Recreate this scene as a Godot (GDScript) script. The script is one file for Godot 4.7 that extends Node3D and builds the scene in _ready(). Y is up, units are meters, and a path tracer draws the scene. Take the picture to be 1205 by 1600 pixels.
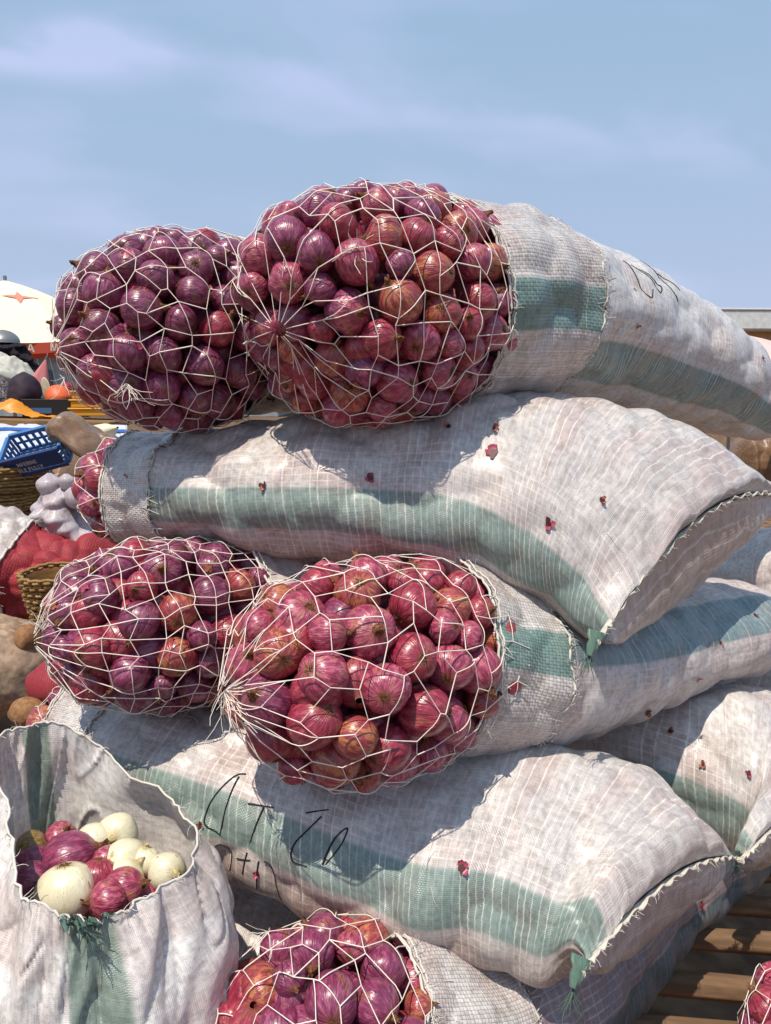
extends Node3D

const EYE := Vector3(0, 1.5, 0)
const SUN_TRAVEL := Vector3(0.22, -1.0, -0.38)

var rng := RandomNumberGenerator.new()
var n_soft := FastNoiseLite.new()
var n_fine := FastNoiseLite.new()
var n_broad := FastNoiseLite.new()
var n_cell := FastNoiseLite.new()
var taken := {}
var mats := {}
var onion_meshes := []
var neck_meshes := []
var root_meshes := []
var skin_meshes := []
var deep_onions := {}      # variant -> transforms of the onions that nobody can pick apart
var strand_count := 0


# ------------------------------------------------------------------ geometry
class Geo:
	var v := PackedVector3Array()
	var n := PackedVector3Array()
	var uv := PackedVector2Array()
	var uv2 := PackedVector2Array()
	var idx := PackedInt32Array()

	func quad_grid(pts: PackedVector3Array, rows: int, cols: int, wrap: bool, inside: Vector3, t1 := PackedVector2Array(), t2 := PackedVector2Array(), outward := true) -> void:
		# rows x cols points; with wrap the last column repeats the first
		var at := v.size()
		var nn := PackedVector3Array()
		nn.resize(rows * cols)
		var sign := 0.0
		for i in rows:
			var i0 := maxi(i - 1, 0)
			var i1 := mini(i + 1, rows - 1)
			for j in cols:
				var j0 := j - 1
				var j1 := j + 1
				if j0 < 0: j0 = cols - 2 if wrap else 0
				if j1 >= cols: j1 = 1 if wrap else cols - 1
				var nm := (pts[i1 * cols + j] - pts[i0 * cols + j]).cross(pts[i * cols + j1] - pts[i * cols + j0])
				if nm.length_squared() < 1e-16: nm = (pts[i * cols + j] - inside) * (1.0 if sign >= 0.0 else -1.0)
				nn[i * cols + j] = nm.normalized()
				sign += nm.normalized().dot((pts[i * cols + j] - inside).normalized())
		var flip := (sign < 0.0) == outward
		for k in rows * cols:
			nn[k] = -nn[k] if flip else nn[k]
		v.append_array(pts)
		n.append_array(nn)
		if t1.is_empty():
			for i in rows:
				for j in cols: uv.append(Vector2(float(j) / (cols - 1), float(i) / (rows - 1)))
		else: uv.append_array(t1)
		if t2.is_empty():
			for i in rows:
				for j in cols: uv2.append(Vector2(float(i) / (rows - 1), float(j) / (cols - 1)))
		else: uv2.append_array(t2)
		for i in rows - 1:
			for j in cols - 1:
				var a := at + i * cols + j
				if flip: idx.append_array([a, a + cols, a + 1, a + 1, a + cols, a + cols + 1])
				else: idx.append_array([a, a + 1, a + cols, a + 1, a + cols + 1, a + cols])

	func tube(p: PackedVector3Array, r0: float, r1: float, sides := 5, flat := 1.0) -> void:
		var m := p.size()
		if m < 2: return
		var at := v.size()
		var up := Vector3(0.13, 0.97, 0.21)
		for i in m:
			var t := (p[mini(i + 1, m - 1)] - p[maxi(i - 1, 0)]).normalized()
			var a := t.cross(up)
			if a.length_squared() < 1e-6: a = t.cross(Vector3.RIGHT)
			a = a.normalized()
			var b := a.cross(t).normalized()
			var r := lerpf(r0, r1, float(i) / (m - 1))
			for k in sides + 1:
				var c := a * cos(TAU * k / sides) + b * sin(TAU * k / sides) * flat
				v.append(p[i] + c * r)
				n.append(c.normalized())
				uv.append(Vector2(float(k) / sides, i * 0.3))
				uv2.append(Vector2(float(k) / sides, i * 0.3))
		for i in m - 1:
			for k in sides:
				var q := at + i * (sides + 1) + k
				idx.append_array([q, q + 1, q + sides + 1, q + 1, q + sides + 2, q + sides + 1])
		for e in 2:      # caps
			var c0 := v.size()
			var row := at + (0 if e == 0 else (m - 1) * (sides + 1))
			var d := (p[0] - p[1]).normalized() if e == 0 else (p[m - 1] - p[m - 2]).normalized()
			v.append(p[0 if e == 0 else m - 1]); n.append(d); uv.append(Vector2(0.5, 0.5)); uv2.append(Vector2(0.5, 0.5))
			for k in sides:
				v.append(v[row + k]); n.append(d); uv.append(Vector2(0.5, 0.5)); uv2.append(Vector2(0.5, 0.5))
			for k in sides:
				var k2 := (k + 1) % sides
				if e == 0: idx.append_array([c0, c0 + 1 + k2, c0 + 1 + k])
				else: idx.append_array([c0, c0 + 1 + k, c0 + 1 + k2])

	func box(t: Transform3D, size: Vector3, bevel := 0.0) -> void:
		# a box with chamfered edges
		var h := size * 0.5
		var b := minf(bevel, minf(h.x, minf(h.y, h.z)) * 0.9)
		for axis in 3:
			for sg in [-1.0, 1.0]:
				var a1 := (axis + 1) % 3
				var a2 := (axis + 2) % 3
				var c := []
				for k in 4:
					var q := Vector3.ZERO
					q[axis] = h[axis] * sg
					q[a1] = (h[a1] - b) * [-1.0, 1.0, 1.0, -1.0][k]
					q[a2] = (h[a2] - b) * [-1.0, -1.0, 1.0, 1.0][k]
					c.append(q)
				face(t, c)
		if b > 0.0:
			for axis in 3:
				var a1 := (axis + 1) % 3
				var a2 := (axis + 2) % 3
				for s1 in [-1.0, 1.0]:
					for s2 in [-1.0, 1.0]:
						var c := []
						for k in 4:
							var q := Vector3.ZERO
							q[axis] = (h[axis] - b) * [-1.0, 1.0, 1.0, -1.0][k]
							q[a1] = (h[a1] - (b if k >= 2 else 0.0)) * s1
							q[a2] = (h[a2] - (b if k < 2 else 0.0)) * s2
							c.append(q)
						face(t, c)

	func face(t: Transform3D, c: Array) -> void:
		var nm: Vector3 = (c[2] - c[0]).cross(c[1] - c[0])
		var mid := Vector3.ZERO
		for q in c: mid += q
		if nm.dot(mid) < 0.0:
			c.reverse()
			nm = -nm
		flat_face(c.map(func(q): return t * q), (t.basis * nm).normalized())

	func flat_face(c: Array, nm: Vector3) -> void:
		var at := v.size()
		for k in c.size():
			v.append(c[k]); n.append(nm)
			uv.append(Vector2([0.0, 1.0, 1.0, 0.0][k % 4], [0.0, 0.0, 1.0, 1.0][k % 4])); uv2.append(uv[-1])
		for k in range(1, c.size() - 1): idx.append_array([at, at + k, at + k + 1])

	func done(off := Vector3.ZERO) -> ArrayMesh:
		if off != Vector3.ZERO:
			for i in v.size(): v[i] -= off
		var a := []
		a.resize(Mesh.ARRAY_MAX)
		a[Mesh.ARRAY_VERTEX] = v; a[Mesh.ARRAY_NORMAL] = n; a[Mesh.ARRAY_TEX_UV] = uv; a[Mesh.ARRAY_TEX_UV2] = uv2; a[Mesh.ARRAY_INDEX] = idx
		var m := ArrayMesh.new()
		m.add_surface_from_arrays(Mesh.PRIMITIVE_TRIANGLES, a)
		return m


class Loft:
	# a skin over cross sections: centre, side half, up half, bow of the two sides, exponent
	var c := PackedVector3Array()
	var s := PackedVector3Array()
	var h := PackedVector3Array()
	var b := PackedVector3Array()
	var e := PackedFloat32Array()
	var k := PackedFloat32Array()
	var length := 0.0
	var lump := 0.006
	var grain := 1.0
	var fold := 0.004
	var pleat0 := 0.0
	var pleat1 := 0.0
	var shift := Vector3.ZERO
	var soft: FastNoiseLite
	var cell: FastNoiseLite

	func knots() -> void:
		k.resize(c.size())
		k[0] = 0.0
		for i in range(1, c.size()): k[i] = k[i - 1] + maxf(c[i].distance_to(c[i - 1]), 0.012)
		length = k[-1]
		for i in c.size(): k[i] /= length

	func mix3(a: PackedVector3Array, i: int, t: float) -> Vector3:
		var m := k.size() - 1
		var d := k[i + 1] - k[i]
		var m0 := (a[i + 1] - a[maxi(i - 1, 0)]) / (k[i + 1] - k[maxi(i - 1, 0)]) * d
		var m1 := (a[mini(i + 2, m)] - a[i]) / (k[mini(i + 2, m)] - k[i]) * d
		var t2 := t * t
		var t3 := t2 * t
		return a[i] * (2 * t3 - 3 * t2 + 1) + m0 * (t3 - 2 * t2 + t) + a[i + 1] * (3 * t2 - 2 * t3) + m1 * (t3 - t2)

	func sec(u: float) -> Array:
		var i := 0
		while i < k.size() - 2 and u > k[i + 1]: i += 1
		var t := clampf((u - k[i]) / (k[i + 1] - k[i]), 0, 1)
		return [mix3(c, i, t), mix3(s, i, t), mix3(h, i, t), mix3(b, i, t), lerpf(e[i], e[i + 1], t)]

	func on(q: Array, u: float, th: float, grow := 0.0) -> Vector3:
		var ct := cos(th)
		var st := sin(th)
		var x: float = signf(ct) * pow(absf(ct), 2.0 / q[4])
		var y: float = signf(st) * pow(absf(st), 2.0 / q[4])
		var sl: float = maxf(q[1].length(), 0.003)
		var hl: float = maxf(q[2].length(), 0.003)
		var p: Vector3 = q[0] + q[1] * x + q[2] * y + q[3] * (x * x)
		var out: Vector3 = (q[1] / (sl * sl) * x + q[2] / (hl * hl) * y).normalized()
		var full := smoothstep(0.01, 0.07, hl)
		var w := grow
		if lump > 0.0:
			var d := cell.get_noise_3dv(p * grain + shift) + 1.0
			w += lump * (0.32 - d * d) * full
		if fold > 0.0:
			w += fold * soft.get_noise_3d(p.x * 3.0 + shift.x, p.y * 3.0, p.z * 3.0) * full
		var pl := pleat0 * exp(-u * length / 0.07) + pleat1 * exp(-(1.0 - u) * length / 0.1) * smoothstep(0.0, 0.03, hl)
		if pl > 0.0:
			w += pl * soft.get_noise_3d(ct * 4.2 + shift.x, st * 4.2, u * 1.3 + shift.z)
		return p + out * w

	func at(u: float, th: float, grow := 0.0) -> Vector3:
		return on(sec(u), u, th, grow)

	func normal(u: float, th: float) -> Vector3:
		var p := at(u, th)
		var a := at(minf(u + 0.01, 1.0), th) - at(maxf(u - 0.01, 0.0), th)
		var d := at(u, th + 0.03) - at(u, th - 0.03)
		var m := a.cross(d).normalized()
		var q := sec(u * 0.75)
		return m if m.dot(p - q[0]) >= 0.0 else -m


func loft(rows: Array, lump := 0.0, fold := 0.0, pleat0 := 0.0, pleat1 := 0.0) -> Loft:
	# a row is [centre, side radius, up radius, exponent] or [centre, side vector, up vector, exponent, bow]
	var L := Loft.new()
	L.soft = n_soft; L.cell = n_cell
	L.lump = lump; L.fold = fold; L.pleat0 = pleat0; L.pleat1 = pleat1
	L.shift = Vector3(rng.randf(), rng.randf(), rng.randf()) * 9.0
	for i in rows.size():
		var r: Array = rows[i]
		var c: Vector3 = r[0]
		var side: Vector3
		var up: Vector3
		if r[1] is Vector3:
			side = r[1]; up = r[2]
		else:
			var t: Vector3 = (rows[mini(i + 1, rows.size() - 1)][0] - rows[maxi(i - 1, 0)][0]).normalized()
			var a := t.cross(Vector3.UP).normalized()
			if a.dot(EYE - c) < 0.0: a = -a
			if r.size() > 4 and r[4] is float: a = a.rotated(Vector3.UP, -deg_to_rad(r[4]))
			up = t.cross(Vector3.UP).cross(t).normalized()
			if up.y < 0.0: up = -up
			side = a * float(r[1]); up *= float(r[2])
		L.c.append(c); L.s.append(side); L.h.append(up)
		L.e.append(r[3] if r.size() > 3 else 2.0)
		L.b.append(r[4] if r.size() > 4 and r[4] is Vector3 else Vector3.ZERO)
	L.knots()
	return L


func skin(g: Geo, L: Loft, u0: float, u1: float, rows: int, cols: int, grow := 0.0, tile := 0.16, voff := 0.0, vflip := 1.0) -> void:
	var pts := PackedVector3Array()
	var a := PackedVector2Array()
	var b := PackedVector2Array()
	for i in rows:
		var u := lerpf(u0, u1, float(i) / (rows - 1))
		var q := L.sec(u)
		for j in cols:
			var th := TAU * j / (cols - 1)
			pts.append(L.on(q, u, th, grow))
			a.append(Vector2(u * L.length / tile, float(j) / (cols - 1) * 6.0))
			b.append(Vector2(u * L.length / 1.2, vflip * (float(j) / (cols - 1)) + voff))
	g.quad_grid(pts, rows, cols, true, L.sec((u0 + u1) * 0.5)[0], a, b)


# ------------------------------------------------------------------ naming
func numbered(called: String) -> String:
	var k: int = taken.get(called, 0)
	taken[called] = k + 1
	return called if k == 0 else "%s_%03d" % [called, k]


func tag(o: Node3D, label: String, category: String, group := "", kind := "") -> void:
	if label: o.set_meta("label", label)
	if category: o.set_meta("category", category)
	if group: o.set_meta("group", group)
	if kind: o.set_meta("kind", kind)


func thing(called: String, label: String, category: String, at := Vector3.ZERO, group := "") -> Node3D:
	var o := Node3D.new()
	o.name = numbered(called)
	o.position = at
	add_child(o)
	tag(o, label, category, group)
	return o


func part(called: String, mesh: Mesh, m: Material, parent: Node3D, kind := "") -> MeshInstance3D:
	var o := MeshInstance3D.new()
	o.name = called
	o.mesh = mesh
	o.material_override = m
	parent.add_child(o, true)
	if kind: o.set_meta("kind", kind)
	return o


func solo(called: String, mesh: Mesh, m: Material, label: String, category: String, at := Vector3.ZERO, group := "") -> MeshInstance3D:
	var o := MeshInstance3D.new()
	o.name = numbered(called)
	o.mesh = mesh
	o.material_override = m
	o.position = at
	add_child(o)
	tag(o, label, category, group)
	return o


func struct(called: String, mesh: Mesh, m: Material) -> MeshInstance3D:
	var o := part(called, mesh, m, self)
	o.set_meta("kind", "structure")
	return o


# ------------------------------------------------------------------ materials
func mat(c: Color, rough := 0.8, spec := 0.5) -> StandardMaterial3D:
	var m := StandardMaterial3D.new()
	m.albedo_color = c
	m.roughness = rough
	m.metallic_specular = spec
	m.cull_mode = BaseMaterial3D.CULL_DISABLED
	return m


func picture(w: int, h: int, data: PackedByteArray) -> ImageTexture:
	return ImageTexture.create_from_image(Image.create_from_data(w, h, false, Image.FORMAT_RGB8, data))


func noise_bytes(w: int, h: int, freq: float, sd: int, octaves := 3, kind := FastNoiseLite.TYPE_SIMPLEX) -> PackedByteArray:
	var f := FastNoiseLite.new()
	f.seed = sd; f.frequency = freq; f.noise_type = kind; f.fractal_octaves = octaves
	f.fractal_type = FastNoiseLite.FRACTAL_FBM if octaves > 1 else FastNoiseLite.FRACTAL_NONE
	var im := f.get_seamless_image(w, h, false, false, 0.15)
	im.convert(Image.FORMAT_L8)
	return im.get_data()


func weave_tile(cell: int, gap: float) -> Array:
	# plain weave of flat plastic tapes: [colour, relief]
	var w := 512
	var col := PackedByteArray()
	var hei := PackedByteArray()
	col.resize(w * w * 3); hei.resize(w * w)
	var r := RandomNumberGenerator.new()
	r.seed = 77 + cell
	var warp := PackedFloat32Array()
	var weft := PackedFloat32Array()
	for i in w / cell:
		warp.append(r.randf_range(0.92, 1.0)); weft.append(r.randf_range(0.92, 1.0))
	var soil_bounce := noise_bytes(w, w, 0.02, 5)
	for y in w:
		var j := y / cell
		var fy := (float(y % cell) + 0.5) / cell
		for x in w:
			var i := x / cell
			var fx := (float(x % cell) + 0.5) / cell
			var over := (i + j) % 2 == 0
			var across := absf(fx * 2 - 1) if over else absf(fy * 2 - 1)
			var along := fy if over else fx
			var hgt := 0.45 + 0.55 * sin(PI * along) if across < gap else 0.1
			var tone: float = (warp[i] if over else weft[j]) * (1.0 if across < gap else 0.72)
			tone *= 0.9 + 0.2 * soil_bounce[y * w + x] / 255.0
			var q := int(clampf(tone * 255.0, 0, 255))
			var k := (y * w + x) * 3
			col[k] = q; col[k + 1] = q; col[k + 2] = q
			hei[y * w + x] = int(clampf(hgt, 0, 1) * 255.0)
	return [picture(w, w, col), ImageTexture.create_from_image(Image.create_from_data(w, w, false, Image.FORMAT_L8, hei))]


func sack_map(sd: int, stripes: Array, thread_gap: float, base: Color, stripe: Color, thread := 0.6, soil_bounce := 0.0) -> ImageTexture:
	# colours of a whole sack: x runs along it (1.2 m), y round it
	var w := 1024
	var h := 512
	var big := noise_bytes(w, h, 0.008, sd)
	var mid := noise_bytes(w, h, 0.03, sd + 1)
	var out := PackedByteArray()
	out.resize(w * h * 3)
	var r := RandomNumberGenerator.new()
	r.seed = sd
	var white := Color(0.97, 0.955, 0.93)
	var pink := Color(0.70, 0.56, 0.54)
	var grime := Color(0.55, 0.48, 0.42)
	var col_thread := PackedFloat32Array()
	col_thread.resize(w)
	var x0 := 3.0
	while x0 < w - 2:
		var str := r.randf_range(0.3, 1.0) * thread
		col_thread[int(x0)] = str
		col_thread[int(x0) + 1] = str * 0.5
		x0 += thread_gap * r.randf_range(0.75, 1.25)
	for y in h:
		var v := float(y) / h
		var band := 0.0
		var edge := 0.0
		for st in stripes:
			var d := absf(fposmod(v - st[0] + 0.5, 1.0) - 0.5)
			band = maxf(band, 1.0 - smoothstep(st[1] - 0.004, st[1] + 0.004, d))
			if d > st[1] and d < st[1] + 0.09 and int(d * 512.0) % 7 == 0: edge = 0.6
		var wob := int(3.0 * sin(v * TAU * 2.0 + sd) + 2.0 * sin(v * TAU * 5.0))
		for x in w:
			var a := big[y * w + x] / 255.0
			var c := mid[y * w + x] / 255.0
			var q := base.lerp(pink, clampf((a - 0.45) * 1.0, 0, 0.30))
			q = q.lerp(grime, clampf((c - 0.60) * 0.9, 0, 0.22))
			if soil_bounce > 0.0: q = q.lerp(Color(0.68, 0.56, 0.50), soil_bounce * smoothstep(0.99, 0.88, v) * smoothstep(0.55, 0.68, v) * (0.55 + 0.9 * a))  # underside: dirt and onion tint through the cloth, with bounced light painted in
			if band > 0.0: q = q.lerp(stripe.lerp(grime, clampf((a - 0.5) * 0.7, 0, 0.3)), band * (0.74 + 0.22 * c))
			var th: float = maxf(col_thread[(x + wob + w) % w], edge * (0.4 + 0.6 * c)) * (0.45 + 0.9 * a)
			if th > 0.0: q = q.lerp(white, minf(th, 0.9))
			var k := (y * w + x) * 3
			out[k] = q.r8; out[k + 1] = q.g8; out[k + 2] = q.b8
	return picture(w, h, out)


func cloth(map: Texture2D, tile: Array, shine := 0.5, back := 0.25) -> StandardMaterial3D:
	var m := mat(Color(1, 1, 1), shine, 0.5)
	m.albedo_texture = tile[0]
	m.heightmap_enabled = true
	m.heightmap_texture = tile[1]
	m.heightmap_scale = 0.10
	m.clearcoat_enabled = true
	m.clearcoat = 0.3
	m.clearcoat_roughness = 0.3
	m.detail_enabled = true
	m.detail_albedo = map
	m.detail_uv_layer = BaseMaterial3D.DETAIL_UV_2
	m.detail_blend_mode = BaseMaterial3D.BLEND_MODE_MUL
	if back > 0.0:
		m.backlight_enabled = true
		m.backlight = Color(back, back, back)
	return m


func onion_texture(sd: int, deep: Color, mid: Color, pale: Color, paper: Color, brown: float) -> ImageTexture:
	var w := 448
	var h := 224
	var f := FastNoiseLite.new()
	f.seed = sd; f.frequency = 1.0; f.fractal_octaves = 3
	var out := PackedByteArray()
	out.resize(w * h * 3)
	for y in h:
		var v := float(y) / h          # 0 root, 1 neck
		for x in w:
			var a := TAU * x / w
			var cx := cos(a)
			var cy := sin(a)
			var bend := f.get_noise_3d(cx * 1.6, cy * 1.6 + 9.0, v * 2.2) * 0.5
			var vein := f.get_noise_3d(cos(a + bend) * 14.0, sin(a + bend) * 14.0, v * 1.4)
			var fine := f.get_noise_3d(cx * 22.0, cy * 22.0, v * 9.0 + 7.0)
			var patch := f.get_noise_3d(cx * 1.3 + 4.0, cy * 1.3, v * 2.6)
			var blot := f.get_noise_3d(cx * 3.4 - 6.0, cy * 3.4, v * 5.0)
			var q := deep.lerp(mid, clampf(0.5 + vein * 0.55 + blot * 0.9 + fine * 0.35, 0, 1))
			q = q.lerp(pale, clampf(patch * 0.9 + blot * 0.7 + fine * 0.5 - 0.05, 0, 0.55))
			q = q.darkened(clampf(absf(vein) * -3.2 + 0.26, 0, 0.26) * (0.35 if deep.g > 0.3 else 1.0))
			var dry := smoothstep(1.0 - brown, 1.12 - brown, 0.5 + patch * 0.75 + blot * 0.4 + vein * 0.12)
			dry = maxf(dry, smoothstep(0.84, 0.97, v + vein * 0.10) * 0.95)
			dry = maxf(dry, smoothstep(0.13, 0.03, v + vein * 0.06) * 0.95)
			q = q.lerp(paper.darkened(clampf(-fine * 1.2 - vein * 0.4, 0, 0.5)), dry * 0.85)
			var k := (y * w + x) * 3
			out[k] = q.r8; out[k + 1] = q.g8; out[k + 2] = q.b8
	return picture(w, h, out)


func onion_relief() -> ImageTexture:
	# fine crinkles of dry skin
	var w := 384
	var h := 192
	var f := FastNoiseLite.new()
	f.seed = 91; f.frequency = 1.0; f.fractal_octaves = 3
	var out := PackedByteArray()
	out.resize(w * h)
	for y in h:
		var v := float(y) / h
		for x in w:
			var a := TAU * x / w
			var cx := cos(a)
			var cy := sin(a)
			var rib := f.get_noise_3d(cx * 16.0, cy * 16.0, v * 1.2)
			var crease := 1.0 - absf(f.get_noise_3d(cx * 3.5, cy * 3.5, v * 5.0 + 3.0)) * 2.5
			out[y * w + x] = int(clampf(0.45 + rib * 0.35 + maxf(crease, 0.0) * 0.22 + 0.12 * f.get_noise_3d(cx * 5.0, cy * 5.0, v * 7.0), 0, 1) * 255.0)
	return ImageTexture.create_from_image(Image.create_from_data(w, h, false, Image.FORMAT_L8, out))


# ------------------------------------------------------------------ onions
func onion_shape(sd: int, tall: float) -> ArrayMesh:
	var g := Geo.new()
	var rows := 18
	var cols := 27
	var pts := PackedVector3Array()
	var r := RandomNumberGenerator.new()
	r.seed = sd
	var ph := r.randf() * TAU
	var ph2 := r.randf() * TAU
	for i in rows:
		var t := float(i) / (rows - 1)
		var a := PI * t
		var rr := pow(sin(a), 0.9)
		var y := -cos(a) * tall
		if t > 0.86:
			var k := (t - 0.86) / 0.14
			rr = lerpf(rr, 0.13, k * k)
			y += 0.13 * k * k
		if t < 0.08: y += 0.05 * (1.0 - t / 0.08)
		for j in cols:
			var p := TAU * j / (cols - 1)
			var lobe := 1.0 + 0.025 * cos(3 * p + ph) + 0.02 * cos(5 * p + ph2) + 0.03 * cos(p + ph2) * sin(a)
			pts.append(Vector3(cos(p) * rr * lobe, y + 0.03 * cos(p + ph) * rr, sin(p) * rr * lobe))
	g.quad_grid(pts, rows, cols, true, Vector3.ZERO)
	return g.done()


func make_onion_kit() -> void:
	for k in 5:
		onion_meshes.append(onion_shape(k + 3, [0.86, 0.95, 0.80, 1.04, 0.9][k]))
	for k in 3:      # dry twisted neck
		var g := Geo.new()
		var pts := PackedVector3Array()
		var r := RandomNumberGenerator.new()
		r.seed = 40 + k
		for i in 6:
			var t := minf(i / 4.0, 1.0)
			for j in 11:
				var a := TAU * (j % 10) / 10.0 + t * 1.2
				var rad: float = lerpf(0.27, 0.085, pow(t, 0.55)) * (1.0 + 0.35 * sin(a * 3 + k) * t) + (0.06 * r.randf() if j < 10 and i == 4 else 0.0)
				if i == 5: rad *= 0.001
				pts.append(Vector3(cos(a) * rad + 0.12 * t * t * (k - 1), -0.09 + 0.36 * t + (0.12 * sin(a * 2.0 + k) if i == 4 else 0.0), sin(a) * rad))
		g.quad_grid(pts, 6, 11, true, Vector3(0, 0.05, 0))
		neck_meshes.append(g.done())
	for k in 2:      # root plate with dry fibres
		var g := Geo.new()
		var r := RandomNumberGenerator.new()
		r.seed = 60 + k
		for j in 30:
			var a := r.randf() * TAU
			var d := r.randf_range(0.08, 0.36)
			var p := PackedVector3Array([Vector3(cos(a) * 0.03, 0.03, sin(a) * 0.03), Vector3(cos(a) * d * 0.6, -0.07 * r.randf(), sin(a) * d * 0.6), Vector3(cos(a + 0.5) * d, 0.08 - 0.12 * r.randf(), sin(a + 0.5) * d)])
			g.tube(p, 0.016, 0.008, 3)
		root_meshes.append(g.done())
	for k in 4:      # a loose, crumpled flake of papery outer skin
		var g := Geo.new()
		var pts := PackedVector3Array()
		var f := FastNoiseLite.new()
		f.seed = 80 + k; f.frequency = 1.0
		var mid := [0.62, 1.0, 1.5, 0.8][k] as float
		var span := [0.45, 0.32, 0.40, 0.28][k] as float
		for i in 11:
			for j in 11:
				var x := i / 5.0 - 1.0
				var y := j / 5.0 - 1.0
				var edge := 0.75 + 0.5 * f.get_noise_2d(atan2(y, x) * 1.3, 5.0)
				var lat := mid + x * span * edge
				var a := y * span * 1.1 * edge / maxf(sin(lat), 0.4)
				var rr := maxf(absf(x), absf(y))
				var rad := 1.015 + 0.03 * absf(f.get_noise_2d(x * 2.2, y * 2.2)) + 0.10 * pow(rr, 4.0) * (0.4 + f.get_noise_2d(x * 1.7 + 8.0, y * 1.7))
				pts.append(Vector3(sin(lat) * cos(a) * rad, cos(lat) * rad * 0.92, sin(lat) * sin(a) * rad))
		g.quad_grid(pts, 11, 11, false, Vector3.ZERO)
		skin_meshes.append(g.done())
	var kinds := [
		["purple", Color(0.42, 0.155, 0.27), Color(0.60, 0.27, 0.41), Color(0.77, 0.52, 0.62), Color(0.56, 0.33, 0.27), 0.23],
		["dusky", Color(0.38, 0.145, 0.25), Color(0.56, 0.26, 0.39), Color(0.74, 0.50, 0.60), Color(0.50, 0.30, 0.25), 0.25],
		["magenta", Color(0.52, 0.18, 0.28), Color(0.73, 0.33, 0.43), Color(0.87, 0.58, 0.64), Color(0.66, 0.40, 0.30), 0.21],
		["crimson", Color(0.50, 0.14, 0.22), Color(0.68, 0.25, 0.32), Color(0.80, 0.48, 0.51), Color(0.62, 0.36, 0.26), 0.27],
		["brown", Color(0.52, 0.19, 0.22), Color(0.69, 0.32, 0.32), Color(0.81, 0.54, 0.48), Color(0.74, 0.46, 0.30), 0.43],
		["white", Color(0.86, 0.83, 0.70), Color(0.90, 0.87, 0.76), Color(0.95, 0.93, 0.86), Color(0.76, 0.66, 0.44), 0.20],
		["olive", Color(0.45, 0.36, 0.20), Color(0.60, 0.50, 0.30), Color(0.70, 0.60, 0.40), Color(0.50, 0.36, 0.18), 0.30],
	]
	var relief := onion_relief()
	for k in kinds.size():
		var q: Array = kinds[k]
		var m := mat(Color.WHITE, 0.33, 0.5)
		m.heightmap_enabled = true
		m.heightmap_texture = relief
		m.heightmap_scale = 0.12
		m.albedo_texture = onion_texture(11 + k, q[1], q[2], q[3], q[4], q[5])
		m.clearcoat_enabled = true
		m.clearcoat = 0.35
		m.clearcoat_roughness = 0.22
		if q[0] == "white": m.heightmap_scale = 0.03
		mats["onion_" + q[0]] = m
	mats.neck = rough_mat(Color(0.30, 0.19, 0.14), Color(0.56, 0.38, 0.27), 44, 22.0, 0.8, 0.15)
	mats.neck_white = rough_mat(Color(0.62, 0.54, 0.36), Color(0.84, 0.79, 0.62), 45, 22.0, 0.7, 0.15)
	mats.root = mat(Color(0.46, 0.31, 0.19), 0.9)
	mats.skin_brown = mat(Color(0.62, 0.36, 0.25), 0.45)
	mats.skin_pink = mat(Color(0.66, 0.27, 0.36), 0.4)
	for q in ["skin_brown", "skin_pink"]:
		mats[q].backlight_enabled = true
		mats[q].backlight = Color(0.35, 0.2, 0.2)


func place_onion(kind: String, label: String, group: String, c: Vector3, rad: float, turn: Basis, shape := -1) -> Node3D:
	var o := Node3D.new()
	o.name = numbered("white_onion" if kind == "white" else "red_onion")
	add_child(o)
	tag(o, label, "onion", group)
	var sh := rng.randi() % 5 if shape < 0 else shape
	o.transform = Transform3D(turn.orthonormalized().scaled(Vector3.ONE * rad), c)
	part("bulb", onion_meshes[sh], mats["onion_" + kind], o)
	var tall: float = [0.86, 0.95, 0.80, 1.04, 0.9][sh]
	part("neck", neck_meshes[rng.randi() % 3], mats.neck_white if kind == "white" else mats.neck, o).position.y = tall * 0.97 + 0.1
	part("root_tuft", root_meshes[rng.randi() % 2], mats.root, o).position.y = -tall * 0.965
	if kind != "white" and rng.randf() < 0.35:
		var f := part("loose_skin", skin_meshes[rng.randi() % 4], mats.skin_brown if rng.randf() < 0.45 else mats.skin_pink, o)
		f.transform = Transform3D(Basis(Vector3.UP, rng.randf() * TAU), Vector3.ZERO)
	return o


func any_turn() -> Basis:
	return Basis.from_euler(Vector3(rng.randf() * TAU, rng.randf() * TAU, rng.randf() * TAU))


func deep(kind: String, c: Vector3, rad: float) -> void:
	if not deep_onions.has(kind): deep_onions[kind] = []
	deep_onions[kind].append(Transform3D(any_turn().scaled(Vector3.ONE * rad), c))


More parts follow.
